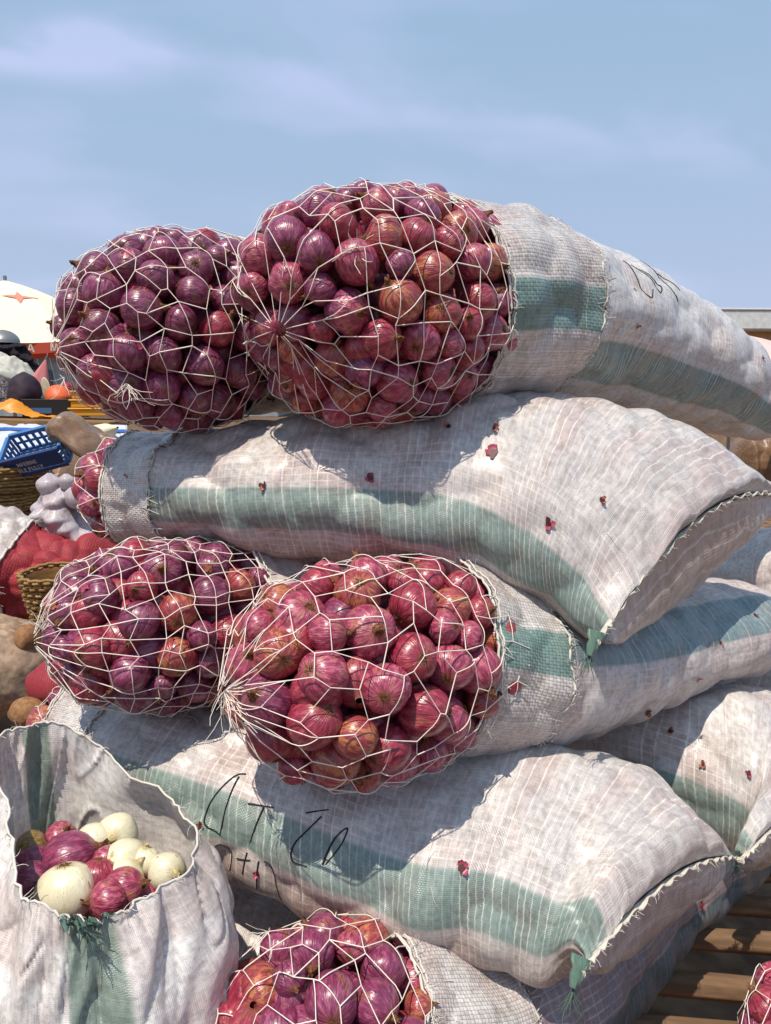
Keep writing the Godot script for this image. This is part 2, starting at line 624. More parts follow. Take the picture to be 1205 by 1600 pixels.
func heap_onions(D: Loft, where: String, group: String, mix: Array, size: Vector2, given := [], tries := 3500) -> Array:
	# onions packed against the net from inside: [[centre, radius]]
	var got := []
	var facing := []
	var spot := []
	var grade := []
	for q in given:
		got.append([q[0], q[1]]); facing.append(true); spot.append(""); grade.append("")
	for pass_ in 5:
		for k in (tries if pass_ < 3 else 1200):
			var u := pow(rng.randf(), 0.85) if pass_ < 3 else rng.randf() * 0.34
			var th := rng.randf() * TAU
			var rad: float = [size.y, (size.x + size.y) * 0.5, size.x, (size.x + size.y) * 0.5, size.x][pass_] * rng.randf_range(0.92, 1.06)
			var nm := D.normal(u, th)
			var c := D.at(u, th) - nm * rad * rng.randf_range(0.93, 1.12)
			if u < 0.2: c = D.at(u, th) - nm * (rad * rng.randf_range(1.0, 1.1) + 0.003)
			var ok := minf(D.sec(u)[1].length(), D.sec(u)[2].length()) > rad * 1.15
			if k == 0 and pass_ == 0 and D.length > 0.17:      # the one in the nose
				c = D.c[-1] + (D.sec(0.8)[0] - D.c[-1]).normalized() * rad * 1.02
				nm = (D.c[-1] - D.sec(0.8)[0]).normalized()
				ok = true
			if not ok: continue
			for g in got:
				if c.distance_squared_to(g[0]) < pow((rad + g[1]) * 0.87, 2):
					ok = false
					break
			if ok:      # it must lie inside the net on every side
				for du in [-0.14, -0.07, 0.07, 0.14]:
					for dt in [-0.5, -0.2, 0.2, 0.5]:
						if u + du < 1.0 and u + du > 0.0 and D.at(u + du, th + dt).distance_to(c) < rad * 0.86: ok = false
				if u > 0.55 and not (k == 0 and pass_ == 0):
					for iu in 9:
						for it in 16:
							if D.at(lerpf(0.5, 0.99, iu / 8.0), TAU * it / 16.0).distance_to(c) < rad * 0.88: ok = false
			if not ok: continue
			got.append([c, rad])
			facing.append(nm.dot((EYE - c).normalized()) > (0.05 if u < 0.6 else -0.15) and (EYE.y - c.y) < -c.z * 0.93)
			grade.append("" if pass_ in [1, 3] else "large " if pass_ == 0 else "small ")
			spot.append(("high at the tip of" if sin(th) > 0.4 else "low at the tip of" if sin(th) < -0.4 else "at the tip of") if u > 0.74 or (k == 0 and pass_ == 0) else "beside the rim of" if u < 0.36 else "high on" if sin(th) > 0.5 else "low on" if sin(th) < -0.35 else "midway along")
	var words := {"purple": "purple", "dusky": "dark dusky purple", "magenta": "pinkish magenta", "crimson": "deep crimson", "brown": "brown-skinned red"}
	for i in got.size():
		if i < given.size():
			place_onion(given[i][2], given[i][3], group, given[i][0], given[i][1], Basis.from_euler(Vector3(0.9, 0.2, 0.5)), 3)
			continue
		var kind: String = mix[rng.randi() % mix.size()]
		if facing[i]:
			var told: String = "%s%s onion %s %s" % [grade[i], words[kind], spot[i], where]
			if told.split(" ").size() > 16: told = told.trim_prefix(grade[i])
			if told.split(" ").size() > 16: told = told.replace("brown-skinned red", "brownish").replace("pinkish magenta", "magenta").replace("dark dusky purple", "dusky")
			place_onion(kind, told, group, got[i][0], got[i][1], any_turn())
		else: deep(kind, got[i][0], got[i][1])
	# the next layer in
	var inner := []
	for k in 900:
		var u := rng.randf() * 0.85
		var th := rng.randf() * TAU
		var q := D.sec(u)
		if minf(q[1].length(), q[2].length()) < 0.085: continue
		var c: Vector3 = D.at(u, th).lerp(q[0], rng.randf_range(0.42, 0.6))
		var ok := true
		for g in inner:
			if c.distance_squared_to(g) < pow(size.y * 1.25, 2):
				ok = false
				break
		if ok:
			inner.append(c)
			deep(["purple", "crimson"][k % 2], c, size.y * 1.05)
	return got


func outermost(p: Vector3, nm: Vector3, balls: Array, least: float) -> float:
	var best := least
	for g in balls:
		var w: Vector3 = g[0] - p
		var a := w.dot(nm)
		if a < -0.09: continue
		var off := w.length_squared() - a * a
		var rr: float = g[1] * g[1] * 1.09
		if off < rr: best = maxf(best, a + sqrt(rr - off))
	return best


func drape(D: Loft, balls: Array, a: Vector2, b: Vector2, fa: float, fb: float) -> PackedVector3Array:
	# a string from a to b (u, angle), pulled tight over what lies under it
	var m := 9
	var p := []
	var nm := []
	var hh := PackedFloat32Array()
	for i in m:
		var q := a.lerp(b, i / float(m - 1))
		var n1 := D.normal(q.x, q.y)
		var p1 := D.at(q.x, q.y)
		p.append(p1); nm.append(n1)
		hh.append(outermost(p1, n1, balls, -0.012))
	hh[0] = fa; hh[m - 1] = fb
	var keep := [0]
	for i in range(1, m):
		while keep.size() >= 2:
			var k0: int = keep[-2]
			var k1: int = keep[-1]
			var lin: float = lerpf(hh[k0], hh[i], float(k1 - k0) / (i - k0))
			if hh[k1] <= lin: keep.pop_back()
			else: break
		keep.append(i)
	var out := PackedVector3Array()
	for i in keep: out.append(p[i] + nm[i] * (hh[i] + 0.0022))
	return out


func netting(D: Loft, balls: Array, cells: int, rows: int, thick: float, jitter := 0.42, odd := 0.35) -> ArrayMesh:
	var g := Geo.new()
	var cols := cells * 2
	var node := []
	var high := []
	for i in rows:
		var line := []
		var hl := []
		for j in cols:
			var up := 1.0 if (i + j) % 2 == 0 else -1.0
			var u := (i + 0.5 + 0.21 * (1.0 - odd) * up + rng.randf_range(-jitter, jitter) * 0.8) / rows
			u = pow(clampf(u, 0.0, 1.0), 0.92)
			var th := TAU * (j + rng.randf_range(-jitter, jitter)) / cols
			line.append(Vector2(u, th))
			hl.append(outermost(D.at(u, th), D.normal(u, th), balls, -0.008))
		node.append(line); high.append(hl)
	for i in rows:
		for j in cols:
			var a: Vector2 = node[i][j]
			var b: Vector2 = node[i][(j + 1) % cols]
			if j == cols - 1: b.y += TAU
			if true:
				g.tube(drape(D, balls, a, b, high[i][j], high[i][(j + 1) % cols]), thick * rng.randf_range(0.75, 1.2), thick * rng.randf_range(0.75, 1.2), 4)
			if ((i + j) % 2 == 0 or rng.randf() < odd) and i < rows - 1:
				g.tube(drape(D, balls, a, node[i + 1][j], high[i][j], high[i + 1][j]), thick * rng.randf_range(0.85, 1.5), thick * rng.randf_range(0.85, 1.5), 4)
			if i == 0:
				g.tube(drape(D, balls, Vector2(0.0, a.y), a, 0.002, high[i][j]), thick, thick, 4)
			if i == rows - 1 and j % 2 == 0:
				g.tube(drape(D, balls, a, Vector2(1.0, a.y), high[i][j], 0.004), thick, thick, 4)
	return g.done()


func frays(g: Geo, at: Vector3, dir: Vector3, count: int, length: float, thick: float, spread := 0.8) -> void:
	for k in count:
		var d := (dir + Vector3(rng.randf_range(-1, 1), rng.randf_range(-1, 1), rng.randf_range(-1, 1)) * spread).normalized()
		var p := PackedVector3Array([at])
		var q := at
		var l := length * rng.randf_range(0.5, 1.2) / 5.0
		for i in 5:
			d = (d + Vector3(rng.randf_range(-1, 1), rng.randf_range(-1, 0.7), rng.randf_range(-1, 1)) * 0.45).normalized()
			q += d * l
			p.append(q)
		g.tube(p, thick, thick * 0.5, 3)


# ------------------------------------------------------------------ sacks
func sack(o: Dictionary) -> Dictionary:
	# body (and collar, net, hem, corner ties) of one stuffed onion sack
	var L := loft(o.body, o.get("lump", 0.020), o.get("fold", 0.012), o.get("pleat0", 0.004), o.get("pleat1", 0.012))
	var low := 99.0
	for c in L.c.size(): low = minf(low, L.c[c].y - L.h[c].length())
	var base := L.sec(0.5)[0] as Vector3
	base.y = low
	var root := thing(o.name if o.has("name") else "onion_sack", o.label, "sack", base, o.get("group", ""))
	var g := Geo.new()
	skin(g, L, 0.0, 1.0, o.get("rows", 170), 141, 0.0, 0.16, o.get("voff", 0.0))
	if not o.has("dome"):      # tie off the hidden end
		pass
	part("sack_body", g.done(base), cloth_for(o.map, o.get("tile", "weave")), root)
	if o.has("collar"):
		g = Geo.new()
		skin(g, L, 0.0, o.collar, 40, 141, 0.004, 0.19, o.get("cvoff", 0.0))
		part("net_collar", g.done(base), cloth_for(o.cmap, "weave_wide"), root)
		g = Geo.new()
		for k in 150:     # ragged threads and the hem where collar and sack are sewn together
			var th := TAU * (k + rng.randf()) / 150.0
			var p := L.at(o.collar + 0.003, th, 0.004)
			var q := L.at(o.collar + 0.003, th + rng.randf_range(-0.05, 0.05), 0.004 + rng.randf_range(0.0, 0.008))
			var r := L.at(o.collar + rng.randf_range(-0.02, 0.025), th + rng.randf_range(-0.08, 0.08), 0.003)
			g.tube(PackedVector3Array([p, q, r]), 0.0008, 0.0006, 3)
		var ring := PackedVector3Array()
		for k in 121: ring.append(L.at(o.collar + 0.004 * sin(k * 0.7), TAU * k / 120.0, 0.003 + 0.002 * sin(k * 1.9)))
		g.tube(ring, 0.0028, 0.0028, 6, 0.6)
		part("sewn_hem", g.done(base), mats.white_thread, root)
	var balls := []
	var D: Loft
	if o.has("dome"):
		var behind: Array = L.sec(minf(0.055 / L.length, 0.3))
		D = loft([[behind[0], behind[1], behind[2], behind[4]]] + o.dome)
		balls = heap_onions(D, o.inside, o.ogroup, o.mix, o.get("size", Vector2(0.0235, 0.033)), o.get("given", []))
		part("net", netting(D, balls, o.get("cells", 13), o.get("nrows", 9), 0.00076, o.get("jitter", 0.42), o.get("odd", 0.35)).duplicate(), mats.net, root).position = -base
		g = Geo.new()
		var m := 160
		for lay in 2:    # rolled rim that gathers the net
			var ring := PackedVector3Array()
			for k in m + 1:
				var th := TAU * k / m
				ring.append(L.at(0.0, th, 0.003 + 0.003 * n_soft.get_noise_2d(k * 3.0, lay * 50.0) + lay * 0.004) + (L.c[0] - L.c[1]).normalized() * (0.004 - lay * 0.008))
			ring[m] = ring[0]
			g.tube(ring, 0.0023 - lay * 0.0008, 0.0023 - lay * 0.0008, 6)
		for k in o.get("rim_frays", 40):
			var th := rng.randf() * TAU
			frays(g, L.at(0.0, th, 0.004), (L.at(0.0, th) - L.c[0]).normalized() + (L.c[1] - L.c[0]).normalized() * 0.8, 2, 0.022, 0.0006)
		part("net_rim", g.done(base), mats.white_thread, root)
		for tuft in o.get("tufts", []):
			g = Geo.new()
			frays(g, tuft[0], tuft[1], tuft[2], tuft[3], 0.0008)
			part("net_knot", g.done(base), mats.net, root)
	if o.get("seam", false):
		hem_and_corners(L, root, base, o)
	for q in o.get("holes", []): hole(L, q[0], q[1], q[2], root, base)
	if o.has("ink"):
		g = Geo.new()
		for line in o.ink:
			var p := PackedVector3Array()
			for i in line.size() - 1:
				for t in 6:
					var w: Vector2 = line[i].cubic_interpolate(line[i + 1], line[maxi(i - 1, 0)], line[mini(i + 2, line.size() - 1)], t / 6.0)
					p.append(L.at(w.x, w.y * TAU, 0.0006))
			p.append(L.at(line[-1].x, line[-1].y * TAU, 0.0006))
			g.tube(p, 0.0017, 0.0011, 5, 0.5)
		part("marker_writing", g.done(base), mats.ink, root)
	for k in o.get("strays", 0):
		g = Geo.new()
		var u := rng.randf_range(0.1, 0.9)
		var th := rng.randf_range(0.0, 1.5)
		frays(g, L.at(u, th, 0.001), L.normal(u, th) * 0.3, 1, 0.05, 0.0006)
		part("loose_thread", g.done(base), mats.white_thread, root)
	return {"loft": L, "root": root, "balls": balls, "dome": D, "base": base}


func cloth_for(map: String, tile: String) -> StandardMaterial3D:
	var key := map + "/" + tile
	if not mats.has(key): mats[key] = cloth(mats[map], mats[tile], 0.28, 0.14)
	return mats[key]


func hem_and_corners(L: Loft, root: Node3D, base: Vector3, o: Dictionary) -> void:
	var g := Geo.new()
	var q := L.sec(1.0)
	var out: Vector3 = q[1].cross(Vector3.UP).normalized()
	if out.dot(q[0] - L.sec(0.75)[0]) < 0.0: out = -out
	var m := 90
	var rows := []
	var pts := PackedVector3Array()
	var fl := out * 0.85 + Vector3.UP * 0.25
	for lay in 2:
		for i in 5:
			var ii := i if lay == 0 else 4 - i
			for j in m:
				var x := cos(PI * j / (m - 1))
				var p: Vector3 = q[0] + q[1] * x + q[3] * (x * x)
				var ruff := 0.004 * sin(j * 1.3) + 0.006 * n_soft.get_noise_2d(j * 9.0, 3.0)
				var wide := 0.0115 + 0.003 * n_soft.get_noise_2d(j * 14.0, 8.0) + 0.002 * sin(j * 2.1)
				pts.append(p + fl * (wide * ii / 4.0) + Vector3.UP * (ruff * ii / 4.0 + (0.0016 if lay == 0 else -0.0016)))
	g.quad_grid(pts, 10, m, false, q[0])
	for k in 40:
		var x := rng.randf_range(-0.97, 0.97)
		var p: Vector3 = q[0] + q[1] * x + q[3] * (x * x) + fl * 0.010
		frays(g, p, fl, 1, 0.012, 0.0006, 0.6)
	part("sewn_seam", g.done(base), mats.hem, root)
	for sd in o.get("ties", [1.0]):
		g = Geo.new()
		var tip: Vector3 = q[0] + q[1] * sd + q[3]
		var dir: Vector3 = (q[1] * sd * 0.6 + out * 0.02).normalized() * 0.5 + Vector3.DOWN * 0.8
		dir = dir.normalized()
		var ear := PackedVector3Array()
		var wide: Vector3 = dir.cross(EYE - tip).normalized()
		for i in 6:
			for j in 9:
				var t := i / 5.0
				var x := (j / 8.0 - 0.5) * 2.0
				ear.append(tip - dir * 0.02 + dir * 0.04 * t + wide * x * lerpf(0.013, 0.006, pow(t, 0.7)) * (1.0 + 0.2 * sin(i * 2.3)) + (EYE - tip).normalized() * (0.008 * (1.0 - x * x) + 0.003 * sin(x * 7.0 + i) + 0.002))
		g.quad_grid(ear, 6, 9, false, tip - (EYE - tip))
		frays(g, tip + dir * 0.02, dir, 14, 0.04, 0.0009, 0.5)
		part("corner_tie", g.done(base), mats.green_cloth, root)


func hole(L: Loft, u: float, v: float, size: float, root: Node3D, base: Vector3) -> void:
	# a small tear through which onion skin shows
	var g := Geo.new()
	var th := v * TAU
	var p := L.at(u, th)
	var nm := L.normal(u, th)
	var a := nm.cross(Vector3.UP).normalized()
	var b := nm.cross(a)
	var tilt := rng.randf() * TAU
	var ring := []
	for k in 11:
		var r := size * rng.randf_range(0.45, 1.1)
		var w := TAU * k / 11.0
		ring.append(p + nm * 0.0022 + (a * cos(w + tilt) * r * 0.6 + b * sin(w + tilt) * r))
	for k in 11:
		g.flat_face([p + nm * 0.003, ring[(k + 1) % 11], ring[k]], nm)
	part("torn_hole", g.done(base), mats.dark_skin, root)
	g = Geo.new()
	for k in 3:
		var d := (a * rng.randf_range(-1, 1) + b * rng.randf_range(-1, 1)).normalized()
		var q := p + nm * 0.003 + d * size * 0.4
		var flake := PackedVector3Array()
		for i in 4:
			for j in 4:
				flake.append(q + d * size * 0.16 * i + nm.cross(d) * size * (0.5 - 0.08 * i) * (j - 1.5) * 0.6 + nm * (0.0004 * i * i + 0.0008 * sin(j * 2.0 + k)))
		g.quad_grid(flake, 4, 4, false, p - nm)
	part("skin_flake", g.done(base), mats.skin_pink if rng.randf() < 0.6 else mats.skin_brown, root)


func _ready() -> void:
	rng.seed = 4711
	n_soft.seed = 3; n_soft.frequency = 1.6; n_soft.fractal_octaves = 3
	n_broad.seed = 12; n_broad.frequency = 1.0; n_broad.fractal_type = FastNoiseLite.FRACTAL_NONE
	n_fine.seed = 8; n_fine.frequency = 30.0
	n_cell.seed = 5; n_cell.noise_type = FastNoiseLite.TYPE_CELLULAR; n_cell.frequency = 1.0 / 0.078
	n_cell.cellular_return_type = FastNoiseLite.RETURN_DISTANCE; n_cell.fractal_type = FastNoiseLite.FRACTAL_NONE
	view_and_light()
	fabrics()
	make_onion_kit()
	place_ground()
	pile()
	open_bag()
	loose_onions_done()
	behind_left()
	behind_right()



func view_and_light() -> void:
	var cam := Camera3D.new()
	cam.name = "camera"
	cam.fov = 66.0
	cam.position = EYE
	cam.rotation_degrees = Vector3(-9.2, 0, 0)
	cam.near = 0.05
	cam.far = 600.0
	add_child(cam)
	cam.current = true
	var sky := ProceduralSkyMaterial.new()
	sky.sky_top_color = Color(0.56, 0.68, 0.80)
	sky.sky_horizon_color = Color(0.72, 0.765, 0.87)
	sky.sky_energy_multiplier = 1.06
	sky.sky_curve = 0.16
	sky.ground_bottom_color = Color(0.38, 0.33, 0.29)
	sky.ground_horizon_color = Color(0.50, 0.47, 0.45)
	sky.sun_angle_max = 12.0
	sky.sky_cover = clouds()
	sky.sky_cover_modulate = Color(1, 1, 1, 1)
	var env := Environment.new()
	env.background_mode = Environment.BG_SKY
	env.sky = Sky.new()
	env.sky.sky_material = sky
	env.tonemap_mode = Environment.TONE_MAPPER_LINEAR
	env.tonemap_exposure = 1.0
	env.sdfgi_enabled = true
	env.ssao_enabled = true
	env.ssil_enabled = true
	var we := WorldEnvironment.new()
	we.name = "environment"
	we.environment = env
	add_child(we)
	var sun := DirectionalLight3D.new()
	sun.name = "sun"
	sun.light_energy = 1.5
	sun.light_color = Color(1.0, 0.955, 0.89)
	sun.light_angular_distance = 0.5
	sun.shadow_enabled = true
	add_child(sun)
	sun.look_at_from_position(Vector3.ZERO, SUN_TRAVEL, Vector3.FORWARD)


func clouds() -> ImageTexture:
	# thin high streaks of cirrus all over the sky
	var w := 1536
	var h := 768
	var f := FastNoiseLite.new()
	f.seed = 21; f.frequency = 1.0; f.fractal_octaves = 4
	var im := Image.create(w, h, false, Image.FORMAT_RGBA8)
	im.fill(Color(0, 0, 0, 0))
	for y in h / 2:
		var el := (0.5 - float(y) / h) * PI
		for x in w:
			var az := wrapf((float(x) / w) * TAU, -PI, PI)
			var k := 1.0 / (sin(el) + 0.22)
			var px := sin(az) * cos(el) * k
			var pz := cos(az) * cos(el) * k
			var a := f.get_noise_3d(px * 0.75 + pz * 0.5, pz * 1.5 - px * 0.35, 3.0)
			var b := f.get_noise_3d(px * 2.6 + 9.0, pz * 3.2 - px * 1.4, 8.0)
			var t := clampf((a + 0.02) * 1.9 + b * 0.3, 0.0, 1.0)
			t = t * t * (3 - 2 * t) * 0.45
			var deg := Vector2(rad_to_deg(az), rad_to_deg(el))
			var s1 := exp(-pow((deg.y - 19.5 - 0.04 * (deg.x + 24.0) - b * 1.2) / 1.3, 2.0)) * smoothstep(-10.0, -22.0, deg.x) * smoothstep(-60.0, -40.0, deg.x)
			var s2 := exp(-pow((deg.y - 20.5 + 0.17 * (deg.x + 12.0) - b * 2.0) / 1.6, 2.0)) * smoothstep(-24.0, -8.0, deg.x) * smoothstep(60.0, 30.0, deg.x)
			t = clampf(t + s1 * (1.25 + 1.8 * b) + s2 * (0.34 + 0.6 * b), 0.0, 1.0)
			im.set_pixel(x, y, Color(0.43, 0.36, 0.45, t))
	return ImageTexture.create_from_image(im)


func fabrics() -> void:
	mats.weave = weave_tile(8, 0.96)
	mats.weave_wide = weave_tile(16, 0.86)
	var base := Color(0.825, 0.795, 0.78)
	var green := Color(0.50, 0.59, 0.56)
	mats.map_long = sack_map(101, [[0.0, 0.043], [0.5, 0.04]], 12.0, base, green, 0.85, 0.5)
	mats.map_top = sack_map(202, [[0.0, 0.043], [0.5, 0.04]], 7.5, Color(0.85, 0.84, 0.84), Color(0.45, 0.55, 0.55), 0.95)
	mats.map_cross = sack_map(303, [[0.0, 0.055], [0.5, 0.04]], 16.0, Color(0.83, 0.80, 0.795), Color(0.43, 0.53, 0.55), 0.7)
	mats.map_plain = sack_map(404, [], 30.0, Color(0.84, 0.82, 0.805), green, 0.6)
	mats.map_collar = sack_map(505, [[0.0, 0.036]], 30.0, Color(0.82, 0.795, 0.78), Color(0.43, 0.555, 0.53), 0.4)
	mats.map_open = sack_map(606, [[0.545, 0.035], [0.02, 0.03]], 40.0, Color(0.96, 0.945, 0.93), Color(0.50, 0.585, 0.54), 0.4)
	mats.map_plastic = sack_map(909, [], 40.0, Color(0.80, 0.76, 0.79), green, 0.2)
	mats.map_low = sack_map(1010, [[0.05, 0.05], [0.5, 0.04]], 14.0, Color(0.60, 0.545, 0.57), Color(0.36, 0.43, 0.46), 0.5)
	mats.map_green = sack_map(808, [], 20.0, Color(0.47, 0.66, 0.59), green, 0.25)
	mats.map_burlap = sack_map(707, [], 60.0, Color(0.56, 0.42, 0.29), green, 0.1)
	mats.net = mat(Color(0.92, 0.875, 0.83), 0.65)
	mats.white_thread = mat(Color(0.82, 0.80, 0.765), 0.75)
	mats.hem = mat(Color(0.79, 0.765, 0.72), 0.8)
	mats.green_cloth = cloth_for("map_green", "weave_wide")
	mats.ink = mat(Color(0.09, 0.09, 0.11), 0.7)
	mats.dark_skin = mat(Color(0.30, 0.08, 0.11), 0.5)
	mats.wood = wood(Color(0.60, 0.45, 0.32), 7)


func wood(c: Color, sd: int) -> StandardMaterial3D:
	var m := mat(c, 0.85, 0.3)
	var f := noise_bytes(256, 256, 0.02, sd, 4)
	var out := PackedByteArray()
	out.resize(256 * 256 * 3)
	for y in 256:
		for x in 256:
			var k := f[((y / 9) % 256) * 256 + x] * 0.6 + f[y * 256 + x] * 0.4
			var t := 0.55 + 0.45 * k / 255.0
			for q in 3: out[(y * 256 + x) * 3 + q] = int(255.0 * t)
	m.albedo_texture = picture(256, 256, out)
	m.heightmap_enabled = true
	m.heightmap_texture = m.albedo_texture
	m.heightmap_scale = 0.25
	return m


func rough_mat(c: Color, d: Color, sd: int, scale: float, rough := 0.95, relief := 0.5) -> StandardMaterial3D:
	# a blotchy matt surface, laid on in world space
	var m := mat(Color.WHITE, rough, 0.25)
	var f := noise_bytes(256, 256, 0.03, sd, 5)
	var out := PackedByteArray()
	out.resize(256 * 256 * 3)
	for k in 256 * 256:
		var q := c.lerp(d, clampf((f[k] / 255.0 - 0.3) * 2.2, 0, 1))
		out[k * 3] = q.r8; out[k * 3 + 1] = q.g8; out[k * 3 + 2] = q.b8
	m.albedo_texture = picture(256, 256, out)
	m.heightmap_enabled = true
	m.heightmap_texture = m.albedo_texture
	m.heightmap_scale = relief
	m.uv1_triplanar = true
	m.uv1_world_triplanar = true
	m.uv1_scale = Vector3.ONE * scale
	return m


func place_ground() -> void:
	mats.earth = rough_mat(Color(0.36, 0.28, 0.22), Color(0.50, 0.41, 0.33), 31, 0.7, 0.95, 2.0)
	var pm := PlaneMesh.new()
	pm.size = Vector2(900, 900)
	struct("ground", pm, mats.earth)
	# rough poles laid side by side: the deck on which the sacks are stacked
	mats.bark = wood(Color(0.62, 0.49, 0.38), 17)
	var deck := thing("pole_deck", "low deck of rough wooden poles under the stacked onion sacks", "platform", Vector3(0.2, 0, -1.4))
	var k := 0
	var x := -0.55
	for z in [-0.98, -1.10, -1.225, -1.345, -1.475, -1.59, -1.72, -1.84, -1.96, -2.08]:
		var g := Geo.new()
		var p := PackedVector3Array()
		var r := RandomNumberGenerator.new()
		r.seed = 90 + k
		for i in 13:
			var t := i / 12.0
			p.append(Vector3(lerpf(-0.9, 1.15, t), 0.40 + r.randf_range(-0.004, 0.004), z - lerpf(-0.55, 0.42, t) * -0.26 + r.randf_range(-0.005, 0.005)) - Vector3(0.2, 0, -1.4))
		g.tube(p, r.randf_range(0.021, 0.027), r.randf_range(0.020, 0.026), 12)
		part("pole", g.done(), mats.bark, deck)
		k += 1
	for zz in [-0.95, -2.1]:
		var g := Geo.new()
		g.tube(PackedVector3Array([Vector3(-1.1, 0.335, zz + 1.4), Vector3(0.0, 0.335, zz + 1.4), Vector3(0.9, 0.335, zz + 1.4)]), 0.04, 0.04, 10)
		part("bearer", g.done(), mats.bark, deck)
		for xx in [-0.9, 0.7]:
			g = Geo.new()
			g.tube(PackedVector3Array([Vector3(xx, 0.0, zz + 1.4), Vector3(xx, 0.32, zz + 1.4)]), 0.045, 0.045, 10)
			part("post", g.done(), mats.bark, deck)


func writing(u0: float, v0: float, ku: float, kv: float, slope: float, strokes: Array) -> Array:
	var out := []
	for st in strokes:
		var line := []
		for i in range(0, st.size(), 2):
			line.append(Vector2(u0 + ku * st[i], v0 - kv * (st[i + 1] - slope * st[i])))
		out.append(line)
	return out


